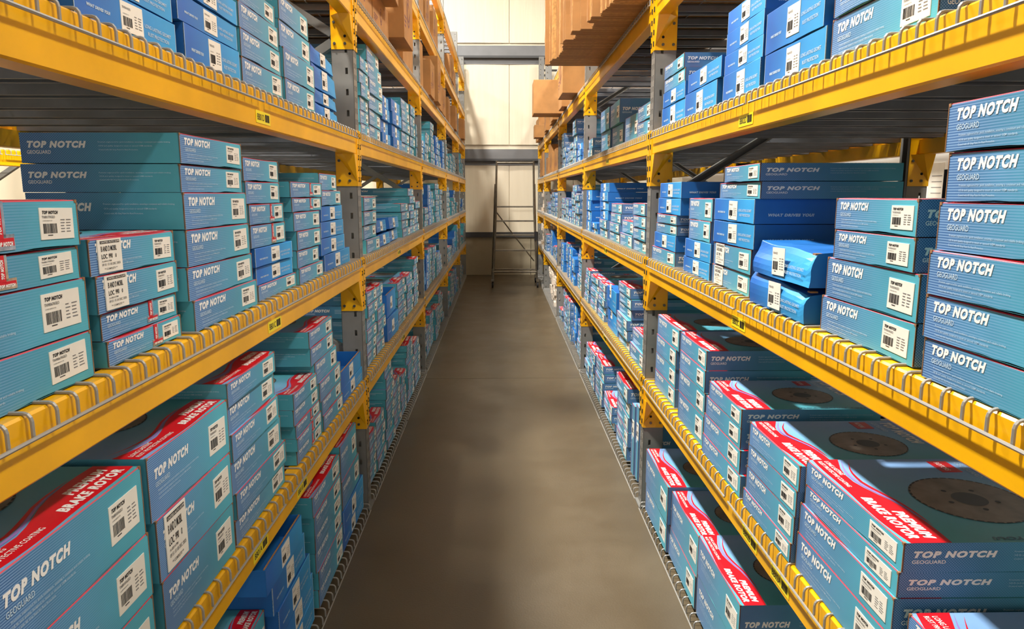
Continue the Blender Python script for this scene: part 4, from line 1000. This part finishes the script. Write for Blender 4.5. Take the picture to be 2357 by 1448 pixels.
# white boxes at the far end of the right rack
for k, lev, n in ((4, 'C', 8), (4, 'B', 7), (3, 'A', 9)):
    y = UP_Y[k] + COLW + 0.05; c = 0
    for i in range(n if k == 3 else 5):
        for q in range(7 if lev == 'A' else 6):
            s = 0.062; w = 0.19 if k == 3 else 0.24
            me = carton_plain(w, 0.3, s, 1, False, 'cream_box')
            o = link('white_box', me, None, (XR + 0.02 + rnd.uniform(0, 0.05), y + w, DECK[lev] + q * (s + 0.001)), -PI / 2 + rnd.uniform(-0.06, 0.06))
            tag(o, 'small white box, row %s, %s stack, %s bay, %s, right rack' % (ORD[q], ORD[i], BAY[k], SHELF[lev]), 'carton', 'small white boxes at the far end of the right rack')
        y += w + 0.03
# ------------------------------------------------------------------ brown cartons on the upper shelves
E0, F0 = DECK['E'], DECK['F']
K = put_kraft
K('L', 1, 'E', XL - 0.01, 3.66, 0.46, 0.6, 0.19, E0, 'brown carton with purple print, first on the fifth shelf of left rack, second bay', 1)
K('L', 1, 'E', XL - 0.01, 4.14, 0.56, 0.6, 0.19, E0, 'brown carton with purple logo, second along fifth shelf of left rack, second bay', 2)
K('L', 1, 'E', XL + 0.10, 3.80, 0.80, 0.6, 0.285, E0 + 0.192, 'large brown carton overhanging two others above the left rack, second bay', 3, rz=0.04)
K('L', 1, 'E', XL + 0.075, 4.80, 0.46, 0.6, 0.40, E0 + 0.06, 'tall brown carton jutting into the aisle beside second upright, left rack', 4)
K('L', 1, 'E', XL - 0.12, 4.80, 0.46, 0.6, 0.058, E0, 'flat brown carton under the tall jutting one, left rack', 5, False)
K('L', 1, 'E', XL - 0.02, 5.45, 0.6, 0.6, 0.28, E0, 'brown carton next to the second upright on the left rack fifth shelf', 6, False)
names = ['first', 'second', 'third', 'fourth', 'fifth', 'sixth', 'seventh']
for side, k, lev in (('L', 2, 'E'), ('L', 3, 'E'), ('L', 4, 'E'), ('L', 2, 'F'), ('L', 3, 'F'), ('R', 2, 'E'), ('R', 3, 'E'), ('R', 4, 'E'), ('R', 3, 'D'), ('R', 4, 'D')):
    y = UP_Y[k] + COLW + rnd.uniform(0.04, 0.25); i = 0; ye = UP_Y[k + 1]
    if (side, k, lev) == ('R', 2, 'E'): y, ye = 7.42, 8.62
    if (side, k, lev) == ('R', 4, 'E'): y = 12.6
    while y < ye - 0.5:
        w = rnd.uniform(0.34, 0.46); h = rnd.uniform(0.26, 0.44) if lev != 'D' else rnd.uniform(0.24, 0.4)
        front = rnd.uniform(-0.06, 0.07) + (0.05 if side == 'R' and lev == 'E' else 0)
        X = XL + front if side == 'L' else XR - front
        K(side, k, lev, X, y, w, 1.12 if lev in 'EF' else 0.5, h, DECK[lev], 'brown carton, %s along the %s of the %s rack, %s bay' % (names[i], SHELF[lev], SIDE[side], BAY[k]), i * 7 + k, rnd.random() < 0.8)  # upper-shelf cartons made extra deep to block light from above
        if h < 0.28 and rnd.random() < 0.6:
            K(side, k, lev, X + (-0.03 if side == 'L' else 0.03), y + 0.03, w * 0.85, 0.45, 0.2, DECK[lev] + h + 0.001, 'small brown carton on top of %s, %s, %s rack, %s bay' % (names[i], SHELF[lev], SIDE[side], BAY[k]), i, False)
        y += w + rnd.uniform(0.02, 0.22); i += 1
K('R', 2, 'E', 0.384, 8.60, 0.42, 0.6, 0.375, E0, 'long orange-brown carton jutting far into the aisle, right rack third bay', 8, False)
K('R', 2, 'E', 0.57, 6.86, 0.52, 0.5, 0.42, E0, 'brown carton with printed face overhanging by the second upright, right rack', 9)
K('R', 4, 'D', 0.56, 12.2, 0.36, 0.5, 0.2, E0, 'small brown carton jutting out near the far wall, right rack', 3, False)
for side in 'LR':  # unseen cartons added to stop lamp light falling through the wire decks
    y = UP_Y[0] + COLW + 0.03; i = 0
    while y < UP_Y[1] - 0.45:
        w = (0.62, 0.55, 0.66, 0.58)[i % 4]; w = min(w, UP_Y[1] - 0.03 - y); fr = -0.03 - 0.02 * (i % 2)
        K(side, 0, 'E', XL + fr if side == 'L' else XR - fr, y, w, 1.1, 0.36 + 0.05 * (i % 3), E0, 'large deep brown carton added to block light, %s along the fifth shelf of the %s rack, nearest bay' % (names[i], SIDE[side]), i + 3)
        y += w + 0.025; i += 1
# flattened cartons stood on edge, jutting over the aisle from the right rack
prof = [(3.66, 0.535), (3.87, 0.518), (4.02, 0.504), (4.25, 0.496), (4.30, 0.435), (4.48, 0.428), (4.70, 0.393), (4.94, 0.393), (5.20, 0.36), (5.45, 0.322)]
y = 3.64; i = 0; rf = random.Random(9)
while y < 5.46:
    t = rf.choice((0.018, 0.03, 0.045, 0.06))
    if i % 4 == 0: gx = rf.uniform(-0.03, 0.03)
    x = float(np.interp(y, [p[0] for p in prof], [p[1] for p in prof])) + gx + rf.uniform(-0.006, 0.006)
    last = y + t + 0.0015 >= 5.46
    if y > 5.38: x = 0.322
    L = rf.uniform(0.80, 0.95); Hh = rf.uniform(0.66, 0.86)
    b = MB(); n = 10; nl = max(2, int(t / 0.009)); lt = t / nl
    for q in range(nl):       # folded layers of board
        dx = rf.uniform(0, 0.007); vs = []; fs = []
        y0, y1 = q * lt + 0.0006, (q + 1) * lt - 0.0006
        for s in range(n + 1):
            z = Hh * s / n; wv = 0.0022 * math.sin(s * 1.7 + q + i); ex = 0.0022 * math.sin(s * 2.3 + i * 2 + q) * (0 if s == 0 else 1)
            vs += [(dx + ex, y0 + wv, z), (dx + ex, y1 + wv, z), (L, y1 + wv, z), (L, y0 + wv, z)]
        for s in range(n):
            for c in range(4): fs.append((4 * s + c, 4 * s + (c + 1) % 4, 4 * s + 4 + (c + 1) % 4, 4 * s + 4 + c))
        fs += [(3, 2, 1, 0), (4 * n, 4 * n + 1, 4 * n + 2, 4 * n + 3)]
        b.add(vs, fs, rf.choice(('kraft', 'kraft', 'kraft_edge')))
    if last: b.box(0.018, 0.034, -0.0008, 0.002, 0.38, 0.60, 'hole_dark')
    o = b.obj('flattened_carton', None, (x, y, E0 + 0.001)); i += 1
    tag(o, 'flattened brown carton with a hand hole, furthest of the row over the aisle' if last else 'flattened brown carton stood on edge, jutting over the aisle above the right rack', 'cardboard', 'flattened cartons standing over the aisle')
    y += t + 0.0015
# ------------------------------------------------------------------ rolling ladder at the far wall
ld = empty('rolling_ladder', (0.245, 12.4, 0))
def lpart(name, fn):
    m = MB(); fn(m); return m.obj(name, ld)
for s in (-1, 1):
    lpart('front_leg', lambda m: m.tube([(s * 0.375, -0.10, 0.14), (s * 0.325, 0.0, 1.25), (s * 0.310, 0.0, 2.13)], 0.017, 'ladder_steel', 8))
    lpart('rear_leg', lambda m: m.tube([(s * 0.40, 0.62, 0.14), (s * 0.335, 0.12, 1.75)], 0.014, 'ladder_steel', 8))
    lpart('side_rail', lambda m: m.tube([(s * 0.375, -0.10, 0.26), (s * 0.40, 0.62, 0.24)], 0.014, 'ladder_steel', 8))
    for y in (-0.10, 0.62):
        def caster(m, s=s, y=y):
            m.cyl((s * 0.385, y, 0.045), (1, 0, 0), 0.045, 0.028, 'rubber', 14); m.box(s * 0.385 - 0.022, s * 0.385 - 0.017, y - 0.02, y + 0.02, 0.04, 0.12, 'ladder_steel')
            m.box(s * 0.385 + 0.017, s * 0.385 + 0.022, y - 0.02, y + 0.02, 0.04, 0.12, 'ladder_steel'); m.box(s * 0.385 - 0.025, s * 0.385 + 0.025, y - 0.025, y + 0.025, 0.11, 0.15, 'ladder_steel')
        lpart('caster', caster)
lpart('top_rail', lambda m: m.tube([(-0.312, 0, 2.10), (0.312, 0, 2.10)], 0.016, 'ladder_steel', 8))
for z, hw, dp in ((1.38, 0.325, 0.11), (1.14, 0.33, 0.10), (0.90, 0.338, 0.10), (0.64, 0.35, 0.10)):
    lpart('step', lambda m: (m.box(-hw, hw, -0.02, dp, z - 0.018, z, 'ladder_steel', 0.003), m.box(-hw, hw, -0.022, -0.018, z - 0.024, z, 'ladder_steel')))
lpart('bottom_rail', lambda m: (m.tube([(-0.37, -0.09, 0.27), (0.37, -0.09, 0.27)], 0.016, 'ladder_steel', 8), m.tube([(-0.40, 0.6, 0.24), (0.40, 0.6, 0.24)], 0.014, 'ladder_steel', 8)))
lpart('cross_brace', lambda m: m.tube([(-0.32, 0.06, 1.28), (-0.02, 0.2, 0.88), (0.34, 0.3, 0.42)], 0.010, 'ladder_steel', 6))
lpart('foot_lever', lambda m: (m.box(0.33, 0.38, -0.08, 0.02, 0.80, 0.95, 'black_plastic', 0.01), m.tube([(0.38, -0.04, 0.94), (0.385, -0.1, 0.3)], 0.012, 'black_plastic', 6)))
tag(ld, 'grey steel rolling ladder standing against the far wall at the aisle end', 'ladder')
# ------------------------------------------------------------------ things glimpsed through the right rack
bd = MB(); bd.box(3.32, 3.36, 3.0, 13.4, 0.0, 2.9, 'white_board'); o = bd.obj('white_partition'); tag(o, 'white partition panel standing behind the right rack', 'partition')
def paper(y, z, w, h, col=None, label=''):
    p = MB(); p.box(3.3165, 3.3195, y, y + w, z, z + h, 'label_paper')
    if col: p.box(3.3155, 3.3165, y + 0.004, y + w - 0.004, z + h * 0.1, z + h * 0.75, col)
    for i in range(6): p.box(3.3158, 3.3165, y + w * 0.15, y + w * 0.8, z + h * (0.12 + 0.12 * i), z + h * (0.135 + 0.12 * i), 'label_grey')
    tag(p.obj('notice_sheet'), label, 'notice', 'sheets on the white partition')
paper(5.62, 1.86, 0.14, 0.12, 'orange_print', 'small orange and navy notice at top of the white partition')
paper(5.45, 1.46, 0.2, 0.36, None, 'tall white notice low down on the partition near the black bin')
paper(7.1, 1.76, 0.75, 0.20, None, 'wide white sheet pinned furthest along the white partition')
t = MB(); t.box(0, 0.24, 0, 0.09, 0, 0.40, 'black_plastic', 0.01); t.box(0.03, 0.2, 0.01, 0.08, 0.4, 0.47, 'black_plastic', 0.01)
o = t.obj('equipment_case', None, (1.70, 2.72, DECK['C'])); tag(o, 'tall black plastic case at the back of the right rack middle shelf', 'case')
o = empty('flat_screen', (1.28, 3.34, DECK['C']))
s = MB(); s.box(-0.20, 0.15, 0, 0.03, 0.10, 0.445, 'black_plastic', 0.006); s.obj('screen', o)
s = MB(); s.box(-0.03, 0.03, 0.03, 0.05, 0.0, 0.2, 'black_plastic'); s.box(-0.12, 0.12, -0.06, 0.12, 0.0, 0.012, 'black_plastic', 0.003); s.obj('stand', o)
s = MB(); s.tube([(0.10, 0.04, 0.30), (0.25, 0.02, 0.26), (0.42, -0.1, 0.33)], 0.008, 'black_plastic', 6); s.obj('cable', o)
tag(o, 'black flat screen at the back of the right rack, middle shelf, nearest bay', 'screen')
